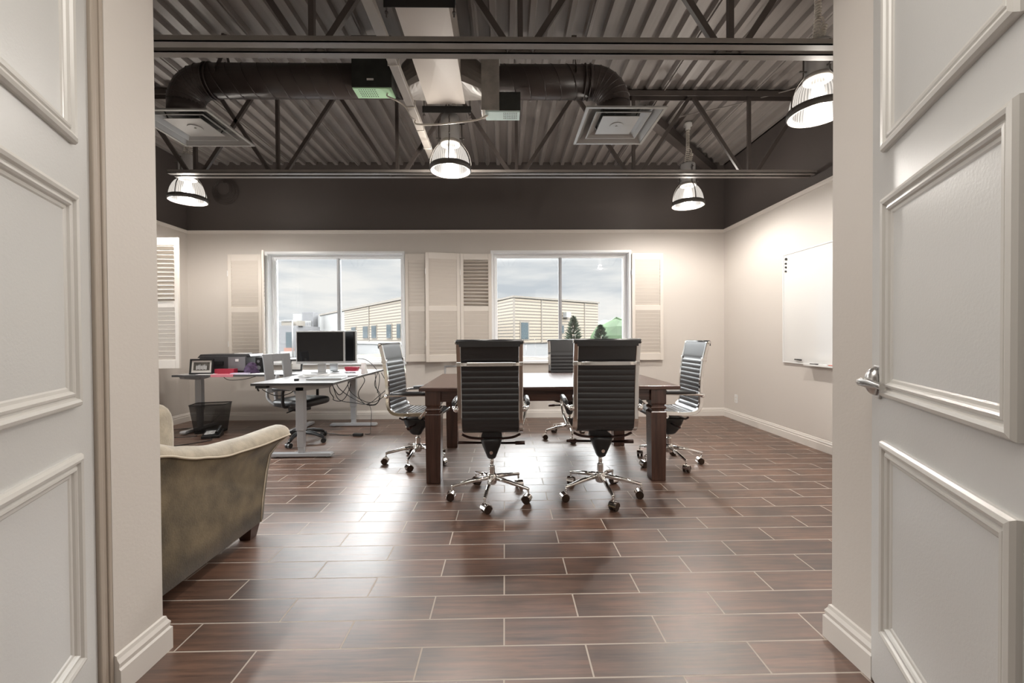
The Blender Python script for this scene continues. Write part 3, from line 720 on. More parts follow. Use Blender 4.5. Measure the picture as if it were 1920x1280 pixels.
# ------------------------------------------------------------------ sofa
root = thing('sofa', 'tan velvet sofa behind the left side of the doorway, only its arm showing', 'sofa', (-2.4, 2.1, 0))
def arm(xo, sg, nm):
    """xo: outer x of the arm at the bottom; sg=+1 the outer side faces +x"""
    m = MB(); rg = []; st = 26; pipe = []
    ys = [1.60 + (2.50 - 1.60) * i / st for i in range(st + 1)]
    def top(Y):
        pts_ = [(1.60, .735), (1.76, .705), (1.95, .640), (2.15, .592), (2.35, .580), (2.50, .588)]
        for (a, za), (b, zb) in zip(pts_, pts_[1:]):
            if Y <= b: tt = (Y - a) / (b - a); tt = tt * tt * (3 - 2 * tt) * .35 + tt * .65; return za + (zb - za) * tt
        return pts_[-1][1]
    for i, Y in enumerate(ys):
        u = max(0, (Y - 2.0) / .5); zt = top(Y) - .02; fl_ = .07 * u * u
        ring = []
        prof_ = [(0, .075), (.0, .2), (-.004, .35), (.0, .45), (.012 + fl_ * .4, zt - .06), (.03 + fl_, zt - .012)]
        for dx, z in prof_: ring.append((dx, z))
        for k in range(1, 9):   # rolled top
            a = pi * k / 9; ring.append((.03 + fl_ - .085 * (1 - cos(a)), zt - .012 + .060 * sin(a)))
        ring += [(-.14 + fl_, zt - .02), (-.15, .4), (-.15, .075)]
        rr = []
        for dx, z in ring:
            yy = Y + (.16 * u * u * max(0, (z - .1) / .5) ** 1.3 if Y > 2.0 else 0)
            rr.append((xo + sg * dx, yy, z))
        rg.append(rr); pipe.append(Vector(rr[5]) + Vector((sg * .003, 0, .002)))
    # soft closing of the front
    last = rg[-1]; cx = sum(p[0] for p in last) / len(last); cz = .33
    for k in (1, 2, 3):
        s_ = [.985, .94, .86][k - 1]; dy = [.014, .026, .034][k - 1]
        rg.append([(cx + (p[0] - cx) * s_, p[1] + dy, cz + (p[2] - cz) * (1 - (1 - s_) * .3)) for p in last])
    n = len(rg[0]); m.rings(rg)
    # rolled top is the same cloth; second slot paints in the light on it
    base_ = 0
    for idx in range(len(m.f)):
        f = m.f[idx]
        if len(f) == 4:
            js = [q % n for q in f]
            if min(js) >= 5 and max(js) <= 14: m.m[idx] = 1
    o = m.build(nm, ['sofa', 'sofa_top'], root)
    pm = MB(); fr = [Vector(rg[-3][j]) for j in (5, 4, 3, 2, 1, 0)]
    pm.tube(smooth_path(pipe[::2] + [Vector(last[5]) + Vector((sg * .003, .006, 0))], 3), .0055, 6)
    pm.tube([Vector(last[j]) + Vector((sg * .002, .003, 0)) for j in (5, 4, 3, 2, 1, 0)], .004, 6)
    pm.build('arm_piping', 'piping', o)
arm(-1.452, 1, 'armrest'); arm(-3.33, -1, 'armrest')
def cushion(m, x0, x1, y0, y1, z0, z1, r=.05, nx=10, ny=8):
    cx, cy, cz = (x0 + x1) / 2, (y0 + y1) / 2, (z0 + z1) / 2; rg = []
    for i in range(13):
        a = -pi / 2 + pi * i / 12; s_ = abs(cos(a)) ** .35; ring = []
        for j in range(32):
            b = 2 * pi * j / 32; c_, d_ = cos(b), sin(b)
            ring.append((cx + (x1 - x0) / 2 * s_ * (abs(c_) ** .35) * (1 if c_ > 0 else -1), cy + (y1 - y0) / 2 * s_ * (abs(d_) ** .35) * (1 if d_ > 0 else -1), cz + (z1 - z0) / 2 * (abs(sin(a)) ** .6) * (1 if a > 0 else -1)))
        rg.append(ring)
    m.rings(rg)
m = MB(); m.box(-3.19, -1.59, 1.66, 2.46, .08, .30); m.build('seat_base', 'sofa', root, bevel=.02)
for x0 in (-3.17, -2.38):
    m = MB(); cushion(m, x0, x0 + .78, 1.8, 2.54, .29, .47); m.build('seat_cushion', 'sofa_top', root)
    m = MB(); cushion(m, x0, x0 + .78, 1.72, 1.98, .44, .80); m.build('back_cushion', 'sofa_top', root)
m = MB(); m.box(-3.3, -1.5, 1.59, 1.74, .08, .78); m.build('backrest', 'sofa', root, bevel=.03)
m = MB(); cushion(m, -2.05, -1.68, 1.985, 2.19, .475, .84); tag(m.build('throw_pillow', 'sofa_top'), 'tan pillow on the sofa, just visible beside the doorway wall', 'pillow')
for x, y in ((-1.50, 2.46), (-3.28, 2.46), (-1.52, 1.68), (-3.28, 1.68)):
    m = MB(); m.rings([[(x - a, y - a, z), (x + a, y - a, z), (x + a, y + a, z), (x - a, y + a, z)] for a, z in ((.030, 0), (.045, .08))], smooth=False); m.build('leg', 'darkwood', root)

# ------------------------------------------------------------------ conference table
root = thing('conference_table', 'dark wooden conference table with thick square legs', 'table', (.355, 3.93, 0))
TX0, TX1, TY0, TY1 = -.678, 1.388, 3.30, 4.56
m = MB()
m.box(TX0, TX1, TY0, TY1, .733, .764); m.build('tabletop', 'wood', root, bevel=.006)
m = MB(); a0, a1, b0, b1 = TX0 + .125, TX1 - .175, TY0 + .05, TY1 - .05
m.box(a0, a1, b0, b0 + .03, .645, .733); m.box(a0, a1, b1 - .03, b1, .645, .733); m.box(a0, a0 + .03, b0, b1, .645, .733); m.box(a1 - .03, a1, b0, b1, .645, .733)
m.build('apron', 'wood', root, bevel=.002)
for x, y in ((-.572, 3.385), (1.222, 3.385), (-.56, 4.47), (1.20, 4.47)):
    m = MB(); w = .060
    prof_ = [(.052, 0), (.056, .004), (.061, .50), (.063, .545), (.060, .552), (.050, .562), (.050, .570), (.058, .576), (.062, .586), (.058, .596), (.050, .602), (.050, .610), (.059, .618), (.060, .625), (.060, .733)]
    m.rings([[(x - a, y - a, z), (x + a, y - a, z), (x + a, y + a, z), (x - a, y + a, z)] for a, z in prof_], smooth=False)
    m.build('leg', 'wood_leg', root)

# ------------------------------------------------------------------ conference chairs
def chair_curve():
    pts_ = [(0, .245, .495), (0, .16, .515), (0, .02, .511), (0, -.10, .510), (0, -.165, .530), (0, -.195, .58), (0, -.200, .66), (0, -.205, .80), (0, -.225, .96), (0, -.262, 1.125)]
    return smooth_path(pts_, 14)
CV = chair_curve()
def arcs(P):
    s_ = [0]
    for a, b in zip(P, P[1:]): s_.append(s_[-1] + (b - a).length)
    return s_
CS = arcs(CV)
def cv_at(s):
    for i in range(len(CS) - 1):
        if s <= CS[i + 1] + 1e-9:
            t_ = (s - CS[i]) / (CS[i + 1] - CS[i]); p = CV[i].lerp(CV[i + 1], t_); d = (CV[i + 1] - CV[i]).normalized(); return p, d
    return CV[-1], (CV[-1] - CV[-2]).normalized()
def make_office_chair(label, foot_ang):
    t = thing('conference_chair', label, 'office chair', (0, 0, 0), 0, 'ribbed leather chairs round the table')
    Lt = CS[-1]; hw = .190
    # ribbed sling
    s_head = Lt - .155; nr = 22; rp = s_head / nr
    ss = []
    for i in range(nr):
        for k in range(6): ss.append((i * rp + rp * k / 6, abs(sin(pi * k / 6)) ** .55))
    ss.append((s_head, 0))
    for k in range(1, 9): ss.append((s_head + (Lt - s_head) * k / 8, .75 if k < 8 else .5))
    rg = []
    for s_, b in ss:
        p, d = cv_at(s_); nrm = Vector((0, -d.z, d.y)); th = .011 + .0045 * b
        rg.append([p + nrm * th + Vector((-hw, 0, 0)), p + nrm * th + Vector((hw, 0, 0)), p - nrm * th + Vector((hw, 0, 0)), p - nrm * th + Vector((-hw, 0, 0))])
    m = MB(); n = 4; v = [q for r in rg for q in r]; f = []
    for i in range(len(rg) - 1):
        for j in range(4): f.append((i * 4 + j, i * 4 + (j + 1) % 4, (i + 1) * 4 + (j + 1) % 4, (i + 1) * 4 + j))
    m.add(v, f, 0, True); m.f.append([3, 2, 1, 0]); m.m.append(0); m.sm.append(False); b = (len(rg) - 1) * 4; m.f.append([b, b + 1, b + 2, b + 3]); m.m.append(0); m.sm.append(False)
    o = m.build('ribbed_seat_and_back', 'leather', t, local=True)
    es = o.modifiers.new('es', 'EDGE_SPLIT'); es.split_angle = radians(50)
    tp, td = cv_at(Lt)
    m = MB(); m.tube([(-.218, tp.y - .004, tp.z), (.218, tp.y - .004, tp.z)], .018, 14); m.box(-.20, .20, tp.y - .028, tp.y - .016, tp.z - .030, tp.z + .006); m.build('head_roll', 'leather', t, local=True)
    for sx in (-1, 1):
        m = MB(); m.lathe([(.012, 0), (.014, .004), (.006, .010)], (sx * .218 if sx > 0 else -.228, tp.y - .004, tp.z), 12, axis='x'); m.build('roll_cap', 'chrome', t, local=True)
    for sx in (-1, 1):
        m = MB(); rg = []
        for k in range(0, 61):
            p, d = cv_at(Lt * k / 60); nrm = Vector((0, -d.z, d.y)); c = p + Vector((sx * .206, 0, 0)); wx = .015; wn_ = .0155
            rg.append([c + nrm * wn_ + Vector((-wx, 0, 0)), c + nrm * wn_ + Vector((wx, 0, 0)), c - nrm * wn_ + Vector((wx, 0, 0)), c - nrm * wn_ + Vector((-wx, 0, 0))])
        m.rings(rg, smooth=False); fo = m.build('side_frame', 'chrome', t, local=True, bevel=.004)
    # back crossbar
    pc, dc = cv_at(Lt - .150)
    m = MB(); yb = pc.y
    m.box(-.150, .150, yb - .047, yb - .040, pc.z - .013, pc.z + .013)
    for sx in (-1, 1):
        rr = [(sx * .150, yb - .0435), (sx * .172, yb - .040), (sx * .190, yb - .026), (sx * .200, yb - .012)]
        for a, b_ in zip(rr, rr[1:]): m.bar((a[0], a[1], pc.z), (b_[0], b_[1], pc.z), .007, .024)
        m.box(sx * .191, sx * .222, yb - .020, yb + .020, pc.z - .014, pc.z + .014)
    m.build('back_crossbar', 'chrome', t, local=True, bevel=.002)
    # arms
    for sx in (-1, 1):
        ap = smooth_path([(sx * .215, -.205, .672), (sx * .245, -.195, .676), (sx * .256, -.14, .682), (sx * .258, .02, .688), (sx * .258, .16, .690), (sx * .258, .215, .672), (sx * .256, .215, .63), (sx * .248, .165, .56), (sx * .225, .105, .495)], 5)
        m = MB(); m.tube(ap, .0105, 10)
        m.lathe([(.020, 0), (.020, .022), (.012, .034)] if sx > 0 else [(.012, -.034), (.020, -.022), (.020, 0)], (sx * .215, -.203, .672), 16, axis='x')
        m.lathe([(.017, 0), (.017, .02)], (sx * .212 - (0 if sx > 0 else .02), .105, .492), 14, axis='x')
        m.build('arm', 'chrome', t, local=True)
        m = MB(); m.tube([(sx * .258, -.13, .698), (sx * .259, 0, .702), (sx * .259, .12, .704), (sx * .259, .18, .70)], [.014, .019, .019, .015], 10); m.build('arm_pad', 'leather', t, local=True)
    # seat crossbars, mechanism, levers
    for y in (-.09, .13):
        m = MB(); m.tube(smooth_path([(-.205, y, .478), (-.15, y, .455), (-.06, y, .447), (.06, y, .447), (.15, y, .455), (.205, y, .478)], 4), .009, 8)
        m.build('seat_crossbar', 'lever', t, local=True)
    m = MB(); rg = []
    for z, a, y0, y1 in ((.450, .075, -.125, .13), (.430, .078, -.128, .13), (.390, .066, -.115, .10), (.330, .042, -.085, .05), (.300, .032, -.06, .035), (.288, .022, -.04, .025)):
        ring = []
        for j in range(16):
            b_ = 2 * pi * j / 16; c_, d_ = cos(b_), sin(b_)
            ring.append((a * (abs(c_) ** .6) * (1 if c_ > 0 else -1), (y0 + y1) / 2 + (y1 - y0) / 2 * (abs(d_) ** .6) * (1 if d_ > 0 else -1), z))
        rg.append(ring)
    m.rings(rg); m.build('tilt_mechanism', 'black', t, local=True)
    m = MB(); m.lathe([(.012, 0), (.012, .006)], (0, -.113, .352), 14, axis='y'); m.build('mechanism_bolt', 'chrome', t, local=True)
    m = MB(); m.tube([(-.06, .0, .395), (-.235, .0, .398), (-.245, .0, .398)], [.008, .011, .009], 8); m.build('lever', 'lever', t, local=True)
    m = MB(); m.tube([(.06, .0, .392), (.17, 0, .392), (.172, 0, .392), (.24, .0, .392)], [.008, .009, .014, .014], 8); m.build('lever', 'lever', t, local=True)
    # column and star base
    m = MB(); m.lathe([(.014, .225), (.014, .30)], n=18); m.lathe([(.024, .13), (.026, .135), (.024, .145), (.022, .225), (.024, .230), (.014, .232)], n=20); m.build('gas_column', 'chrome', t, local=True)
    bs = MB(); bs.lathe([(.030, .10), (.036, .11), (.036, .165), (.028, .175)], n=24)
    for k in range(5):
        a = radians(foot_ang + 72 * k); d = Vector((cos(a), sin(a), 0)); 
        bs.tube([d * .02 + Vector((0, 0, .146)), d * .15 + Vector((0, 0, .128)), d * .285 + Vector((0, 0, .100)), d * .292 + Vector((0, 0, .098))], [.017, .015, .011, .008], 10)
        bs.tube([d * .285 + Vector((0, 0, .102)), d * .285 + Vector((0, 0, .066))], .007, 8)
    bs.build('star_base', 'chrome', t, local=True)
    for k in range(5):
        a = radians(foot_ang + 72 * k); d = Vector((cos(a), sin(a), 0)); c = d * .285; b_ = a + radians(40 + 55 * k); ax = Vector((cos(b_), sin(b_), 0)); fw_ = Vector((-ax.y, ax.x, 0)); c = c + fw_ * .012
        m = MB()
        for s_ in (-1, 1):
            cc = c + ax * s_ * .016 + Vector((0, 0, .028))
            ring = lambda o_, r_: [cc + ax * o_ + (fw_ * cos(q) + Vector((0, 0, 1)) * sin(q)) * r_ for q in [2 * pi * j / 18 for j in range(18)]]
            m.rings([ring(-.009, .024), ring(-.009, .028), ring(.009, .028), ring(.009, .024)], smooth=False)
        cs = m.build('castor', 'castor', t, local=True)
        m = MB(); pts_ = []
        rg = []
        for q in [radians(-10 + 15 * j) for j in range(13)]:
            dirn = fw_ * cos(q) + Vector((0, 0, 1)) * sin(q)
            rg.append([c + Vector((0, 0, .028)) + dirn * .031 - ax * .027, c + Vector((0, 0, .028)) + dirn * .031 + ax * .027, c + Vector((0, 0, .028)) + dirn * .034 + ax * .027, c + Vector((0, 0, .028)) + dirn * .034 - ax * .027])
        m.rings(rg, smooth=False); m.build('castor_hood', 'chrome', cs, local=True)
    return t
# (x, y, facing degrees, first foot's world angle, label, drop)
chairs = [(-.10, 3.036, 90, -98, 'black ribbed leather chair with its back to the viewer, on the left', 0),
          (.69, 3.05, 88, -86, 'black ribbed leather chair with its back to the viewer, on the right', 0),
          (-.815, 3.92, -8, -96, 'ribbed leather chair at the left end of the table, facing right', -.032),
          (1.49, 3.81, 180, -82, 'ribbed leather chair at the right end of the table, facing left', -.025),
          (.735, 4.80, 270, -93, 'ribbed leather chair on the window side of the table, facing the viewer', -.02)]
base_parts = ('star_base', 'castor', 'gas_column')
for i, (x, y, fd, fa, lab, dz) in enumerate(chairs):
    rot = fd - 90
    o = make_office_chair(lab, fa - rot)
    o.location = (x, y, 0); o.rotation_euler = (0, 0, radians(rot))
    for c in o.children:
        if not c.name.startswith(base_parts): c.location.z += dz

# ------------------------------------------------------------------ standing desks
def desk(label, x0, x1, y0, y1, legs, top_z, group='standing desks'):
    t = thing('standing_desk', label, 'desk', ((x0 + x1) / 2, (y0 + y1) / 2, 0), 0, group)
    m = MB(); m.box(x0, x1, y0, y1, top_z - .024, top_z)
    m.m[-6:] = [1, 0, 1, 1, 1, 1]
    m.build('desktop', ['desk_top', 'desk_edge'], t, bevel=.002)
    for (lx, ly, along) in legs:
        m = MB(); m.box(lx - .040, lx + .040, ly - .030, ly + .030, .26, top_z - .05); m.box(lx - .032, lx + .032, ly - .024, ly + .024, .10, .26); m.box(lx - .028, lx + .028, ly - .02, ly + .02, .02, .1)
        m.build('column', 'desk_grey', t, bevel=.003)
        m = MB()
        h_ = .30
        if along == 'x': m.prism([(lx - h_, .012), (lx + h_, .012), (lx + h_, .03), (lx + h_ - .015, .042), (lx - h_ + .015, .042), (lx - h_, .03)], ly - .035, ly + .035, 'y')
        else: m.prism([(ly - h_, .012), (ly + h_, .012), (ly + h_, .03), (ly + h_ - .015, .042), (ly - h_ + .015, .042), (ly - h_, .03)], lx - .035, lx + .035, 'x')
        for s_ in (-1, 1):
            cx, cy = (lx + s_ * (h_ - .04), ly) if along == 'x' else (lx, ly + s_ * (h_ - .04)); m.lathe([(.02, 0), (.02, .013)], (cx, cy, 0), 12)
        m.build('foot', 'desk_grey', t, bevel=.002)
        m = MB()
        if along == 'x': m.prism([(lx - .30, top_z - .026), (lx + .30, top_z - .026), (lx + .28, top_z - .055), (lx + .06, top_z - .085), (lx - .06, top_z - .085), (lx - .28, top_z - .055)], ly - .03, ly + .03, 'y')
        else: m.prism([(ly - .30, top_z - .026), (ly + .30, top_z - .026), (ly + .28, top_z - .055), (ly + .06, top_z - .085), (ly - .06, top_z - .085), (ly - .28, top_z - .055)], lx - .03, lx + .03, 'x')
        m.build('top_bracket', 'desk_grey', t)
    return t
DZ = .735
dk = desk('nearer standing desk carrying the monitors, its end toward the viewer', -2.40, -1.627, 4.00, 5.67, [(-1.99, 4.13, 'x'), (-1.99, 5.55, 'x')], DZ)
m = MB(); m.box(-2.36, -2.26, 4.01, 4.07, DZ - .05, DZ - .025); m.tube([(-2.345, 4.02, DZ - .055), (-2.345, 4.04, DZ - .075)], .008, 6); m.build('height_switch', 'black', dk)
dk2 = desk('farther standing desk against the back wall, holding a printer', -3.96, -2.44, 5.06, 5.72, [(-3.89, 5.42, 'y'), (-2.60, 5.40, 'y')], DZ - .006)

# ------------------------------------------------------------------ things on the desks
Z1 = DZ; Z2 = DZ - .006
def monitor(label, xa, xb, y, z0, z1, yaw=0):
    t = thing('monitor', label, 'computer monitor', ((xa + xb) / 2, y, Z1), 0, 'flat monitors on the near desk')
    m = MB(); m.box(xa, xb, y, y + .035, z0, z1); m.build('casing', 'silver', t, bevel=.004)
    m = MB(); m.box(xa + .014, xb - .014, y - .003, y + .001, z0 + .03, z1 - .014); m.build('screen', 'screen', t)
    m = MB(); c = (xa + xb) / 2; m.box(c - .05, c + .05, y + .035, y + .05, Z1 + .01, z0 + .15); m.box(c - .10, c + .10, y - .04, y + .12, Z1, Z1 + .01); m.build('stand', 'silver', t, bevel=.003)
monitor('front flat monitor with a black screen and silver frame', -2.54, -1.955, 5.16, .845, 1.245)
monitor('second monitor behind and to the right of the front one', -2.47, -1.872, 5.335, .838, 1.25)
def thin(name, label, cat, pts_, z, th, mt, group=None, rot=0, bevel=0):
    m = MB(); m.prism(pts_, z, z + th, 'z'); return tag(m.build(name, mt, bevel=bevel), label, cat, group)
def rect(cx, cy, w, h, a=0):
    a = radians(a); return [(cx + x * cos(a) - y * sin(a), cy + x * sin(a) + y * cos(a)) for x, y in ((-w / 2, -h / 2), (w / 2, -h / 2), (w / 2, h / 2), (-w / 2, h / 2))]
t = thing('laptop', 'closed silver laptop near the front right edge of the near desk', 'laptop', (-1.82, 4.33, Z1))
m = MB(); m.prism(rect(-1.83, 4.36, .34, .24, 6), Z1 + .003, Z1 + .012, 'z'); m.build('base', 'silver', t, bevel=.003)
m = MB(); m.prism(rect(-1.83, 4.36, .34, .24, 6), Z1 + .0125, Z1 + .019, 'z'); m.build('lid', 'silver', t, bevel=.003)
for i, (cx, cy, a, mt, lab) in enumerate([(-2.10, 4.72, 8, 'newsprint', 'grey printed sheet lowest in the spread of papers before the monitor'), (-1.98, 4.80, -12, 'paper', 'white sheet in the middle of the papers before the monitor'),
        (-2.06, 4.66, 25, 'newsprint', 'crumpled printed sheet on top of the papers before the monitor'), (-1.80, 4.72, 15, 'paper', 'white sheet behind the closed laptop, beside the red box')]):
    m = MB(); n = 8; P4 = rect(cx, cy, .30, .21, a); vv = []
    for iy in range(n + 1):
        for ix in range(n + 1):
            u_, w_ = ix / n, iy / n; x_ = P4[0][0] * (1 - u_) * (1 - w_) + P4[1][0] * u_ * (1 - w_) + P4[2][0] * u_ * w_ + P4[3][0] * (1 - u_) * w_
            y_ = P4[0][1] * (1 - u_) * (1 - w_) + P4[1][1] * u_ * (1 - w_) + P4[2][1] * u_ * w_ + P4[3][1] * (1 - u_) * w_
            zz = Z1 + .0015 + i * .003 + (.022 * max(0, sin(3.1 * u_ + i)) * w_ if i in (2,) else .003 * sin(3 * u_) * w_)
            vv.append((x_, y_, zz))
    ff = [(r_ * (n + 1) + c_, r_ * (n + 1) + c_ + 1, (r_ + 1) * (n + 1) + c_ + 1, (r_ + 1) * (n + 1) + c_) for r_ in range(n) for c_ in range(n)]
    m.add(vv, ff, 0, True); o = m.build('paper_sheet', mt); so = o.modifiers.new('s', 'SOLIDIFY'); so.thickness = .001; so.offset = 1; tag(o, lab, 'paper', 'loose papers on the near desk')
t = thing('red_box', 'small red box on crumpled wrapping beside the monitors', 'box', (-1.79, 4.95, Z1))
m = MB(); m.rings([[(-1.865 + a, 4.91 + a, z), (-1.715 - a, 4.91 + a, z), (-1.715 - a, 5.0 - a, z), (-1.865 + a, 5.0 - a, z)] for a, z in ((.012, Z1 + .035), (.0, Z1 + .085))], smooth=False); m.build('box_body', 'red', t)
m = MB(); 
for i in range(16):
    a = random.random() * 6.28; r_ = random.random() * .07; m.obox((-1.79 + r_ * cos(a), 4.94 + r_ * .5 * sin(a), Z1 + .015 + random.random() * .012), (cos(a), sin(a), 0), (-sin(a), cos(a), .4), (0, -.4, 1), .02, .012, .001, random.choice((0, 1)))
m.build('wrapping', ['lav', 'paper'], t)
m = MB(); m.prism([(5.02, Z1), (5.12, Z1), (5.05, Z1 + .13), (5.03, Z1 + .13)], -1.71, -1.66, 'x'); m.prism([(-1.72, Z1), (-1.64, Z1), (-1.68, Z1 + .13), (-1.70, Z1 + .13)], 5.06, 5.075, 'y')
tag(m.build('phone_stand', 'paper', bevel=.002), 'white triangular stand at the right of the monitors', 'stand')
m = MB(); m.prism(rect(-2.075, 4.22, .045, .03, 20), Z1, Z1 + .022, 'z'); tag(m.build('tape_dispenser', 'black', bevel=.004), 'tiny black gadget alone near the front edge of the near desk', 'gadget')
# farther desk
def picture(label, cx, y, w, h_, tilt, rz):
    t = thing('picture_frame', label, 'picture frame', (cx, y, Z2), rz)
    cs_, sn_ = cos(tilt), sin(tilt)
    def T(m_): m_.v = [(p[0], p[1] * cs_ + p[2] * sn_, p[2] * cs_ - p[1] * sn_ + .012 * sn_) for p in m_.v]; return m_
    m = MB(); m.frame(-w / 2, w / 2, 0, h_, [(0, -.010), (0, .010), (.010, .012), (.018, .006), (.018, -.004)], 0, -1); T(m).build('frame', 'black', t, local=True)
    m = MB(); m.box(-w / 2 + .01, w / 2 - .01, .001, .008, .01, h_ - .01); T(m).build('mount', 'photo_mat', t, local=True)
    return t, T
t, T = picture('black framed photograph at the left end of the far desk', -3.67, 5.14, .265, .185, radians(8), radians(4))
m = MB(); m.box(-.092, .092, -.0015, .002, .048, .145); T(m).build('photo_print', 'photo_bg', t, local=True)
m = MB()
for i in range(7): x_ = -.055 + i * .018; m.box(x_ - .007, x_ + .007, -.0025, -.001, .055 + .004 * (i % 2), .10 + .006 * (i % 3)); m.box(x_ - .003, x_ + .003, -.0025, -.001, .103 + .006 * (i % 3), .110 + .006 * (i % 3))
T(m).build('photo_figures', 'photo_p', t, local=True)
t, T = picture('small black frame behind the desk chair, holding a pale picture', -2.74, 5.55, .17, .15, radians(8), radians(-6))
t = thing('printer', 'dark grey desktop printer on the far desk, left of the window', 'printer', (-3.50, 5.42, Z2))
m = MB(); m.prism([(-3.79, Z2), (-3.21, Z2), (-3.21, Z2 + .20), (-3.24, Z2 + .215), (-3.76, Z2 + .215), (-3.79, Z2 + .20)], 5.28, 5.62, 'y'); m.build('printer_body', 'printer', t, bevel=.006)
m = MB(); m.prism([(-3.83, Z2 + .19), (-3.17, Z2 + .205), (-3.19, Z2 + .235), (-3.79, Z2 + .235)], 5.30, 5.60, 'y'); m.build('scanner_lid', 'printer', t, bevel=.004)
m = MB(); m.box(-3.43, -3.22, 5.27, 5.281, Z2 + .03, Z2 + .20); m.build('control_panel', 'printer_l', t, bevel=.002)
m = MB(); m.box(-3.34, -3.30, 5.266, 5.271, Z2 + .145, Z2 + .175); m.build('display', 'paper', t)
m = MB(); m.box(-3.65, -3.49, 5.26, 5.281, Z2 + .10, Z2 + .15); m.build('paper_slot', 'black', t)
m = MB(); m.box(-3.41, -3.27, 5.36, 5.5, Z2 + .2355, Z2 + .245); tag(m.build('paper_stack', 'paper'), 'small white paper stack on top of the printer', 'paper')
m = MB(); m.prism([(-3.53, Z2), (-3.30, Z2), (-3.30, Z2 + .06), (-3.53, Z2 + .06)], 5.17, 5.25, 'y'); tag(m.build('red_folder', 'red', bevel=.002), 'crimson box folder in front of the printer', 'folder')
thin('pink_sheet', 'pink sheet hanging over the front edge of the far desk', 'paper', rect(-3.37, 5.11, .27, .105, 0), Z2 + .001, .002, 'pink')
m = MB(); m.box(-3.50, -3.235, 5.056, 5.0585, Z2 - .028, Z2 + .002); m.build('hanging_fold', 'pink', bpy.data.objects['pink_sheet'])
for i, (cx, cy, a, mt, lab) in enumerate([(-3.20, 5.15, 5, 'lav', 'lavender papers in front of the printer'), (-3.58, 5.115, 8, 'paper', 'white sheet beside the framed photograph'), (-2.99, 5.16, -10, 'paper', 'white sheet in front of the dark purple bag')]):
    thin('paper_sheet', lab, 'paper', rect(cx, cy, .20, .10, a), Z2 + .0005 + (.02 if i == 0 else 0) * 0, .012 if i == 0 else .003, mt, 'loose papers on the far desk')
m = MB(); rg = []
for i in range(9):
    a = pi / 2 * i / 8; rg.append([(-3.125 + (.085 * cos(a) + .012 * sin(5 * b + i)) * cos(b), 5.235 + (.06 * cos(a) + .008 * sin(4 * b + 2 * i)) * sin(b), Z2 + .125 * sin(a) * (1 + .12 * sin(3 * b))) for b in [2 * pi * j / 24 for j in range(24)]])
m.rings(rg); o = m.build('cloth_bag', 'purple'); tag(o, 'crumpled dark purple cloth bag between the printer and the speakers', 'bag')
for i, (x, lab) in enumerate(((-3.115, 'left one of two black desktop speakers on the far desk'), (-3.02, 'right one of two black desktop speakers on the far desk'))):
    t = thing('speaker', lab, 'speaker', (x, 5.42, Z2), 0, 'desktop speakers')
    m = MB(); m.box(x - .04, x + .04, 5.37, 5.47, Z2, Z2 + .19); m.build('cabinet', 'black', t, bevel=.005)
    for rr, zz_ in ((.028, .06), (.018, .14)):
        m = MB(); m.lathe([(rr, -.004), (rr - .004, 0)], (x, 5.37, Z2 + zz_), 18, axis='y'); m.build('driver', 'printer_l', t)
m = MB(); m.lathe([(.030, 0), (.036, .10), (.037, .102), (.033, .102), (.028, .006)], (-2.765, 5.44, Z2), 24, caps=False); tag(m.build('mug', 'cup'), 'grey beige cup in front of the small black frame', 'cup')

# ------------------------------------------------------------------ task chair
t = thing('task_chair', 'grey mesh-back task chair tucked under the near desk', 'office chair', (-2.31, 4.76, 0), radians(-103))
# local: facing +y
m = MB(); rg = []
zz = [(.58, -.235, .19), (.66, -.262, .205), (.76, -.275, .205), (.86, -.292, .195), (.94, -.31, .17), (.965, -.315, .15)]
m.box(0, 0, 0, 0, 0, 0) if False else None
def slab(m, x0, x1, za, zb, ya, yb, th=.022):
    m.add([(x0, ya, za), (x1, ya, za), (x1, ya - th, za), (x0, ya - th, za), (x0, yb, zb), (x1, yb, zb), (x1, yb - th, zb), (x0, yb - th, zb)],
          [(3, 2, 1, 0), (4, 5, 6, 7), (0, 1, 5, 4), (1, 2, 6, 5), (2, 3, 7, 6), (3, 0, 4, 7)])
# back with a cut-out near its middle
def by(z): return -.235 - .12 * (z - .58)
for x0, x1, za, zb in ((-.20, -.075, .56, .985), (.075, .20, .56, .985), (-.075, .075, .90, .985), (-.075, .075, .56, .70)):
    slab(m, x0, x1, za, zb, by(za), by(zb))
m.build('mesh_back', 'chair_grey', t, local=True, bevel=.006)
m = MB(); m.tube(smooth_path([(-.02, -.30, .74), (0, -.31, .6), (0, -.30, .46), (0, -.24, .40), (0, -.10, .385)], 4), [.02] * 17, 8); m.tube(smooth_path([(-.19, -.25, .60), (-.21, -.22, .50), (-.2, -.12, .43), (-.1, -.05, .40)]), .014, 8); m.tube(smooth_path([(.19, -.25, .60), (.21, -.22, .50), (.2, -.12, .43), (.1, -.05, .40)]), .014, 8); m.build('back_support', 'chair_grey', t, local=True)
m = MB(); cushion(m, -.23, .23, -.20, .26, .405, .50); m.build('seat', 'black', t, local=True)
for sx in (-1, 1):
    m = MB(); m.tube(smooth_path([(sx * .20, .02, .42), (sx * .27, .02, .44), (sx * .28, .02, .56), (sx * .28, .03, .61)]), .016, 8); m.build('arm_post', 'black', t, local=True)
    m = MB(); m.box(sx * .28 - .03, sx * .28 + .03, -.09, .13, .605, .635); m.build('arm_pad', 'black', t, local=True, bevel=.01)
m = MB(); m.box(-.07, .07, -.09, .09, .35, .41); m.tube([(.05, 0, .37), (.22, .02, .36)], .007, 6); m.lathe([(.025, .10), (.026, .35)], n=16); m.build('mechanism', 'black', t, local=True)
m = MB(); m.lathe([(.035, .07), (.04, .09), (.03, .12)], n=16)
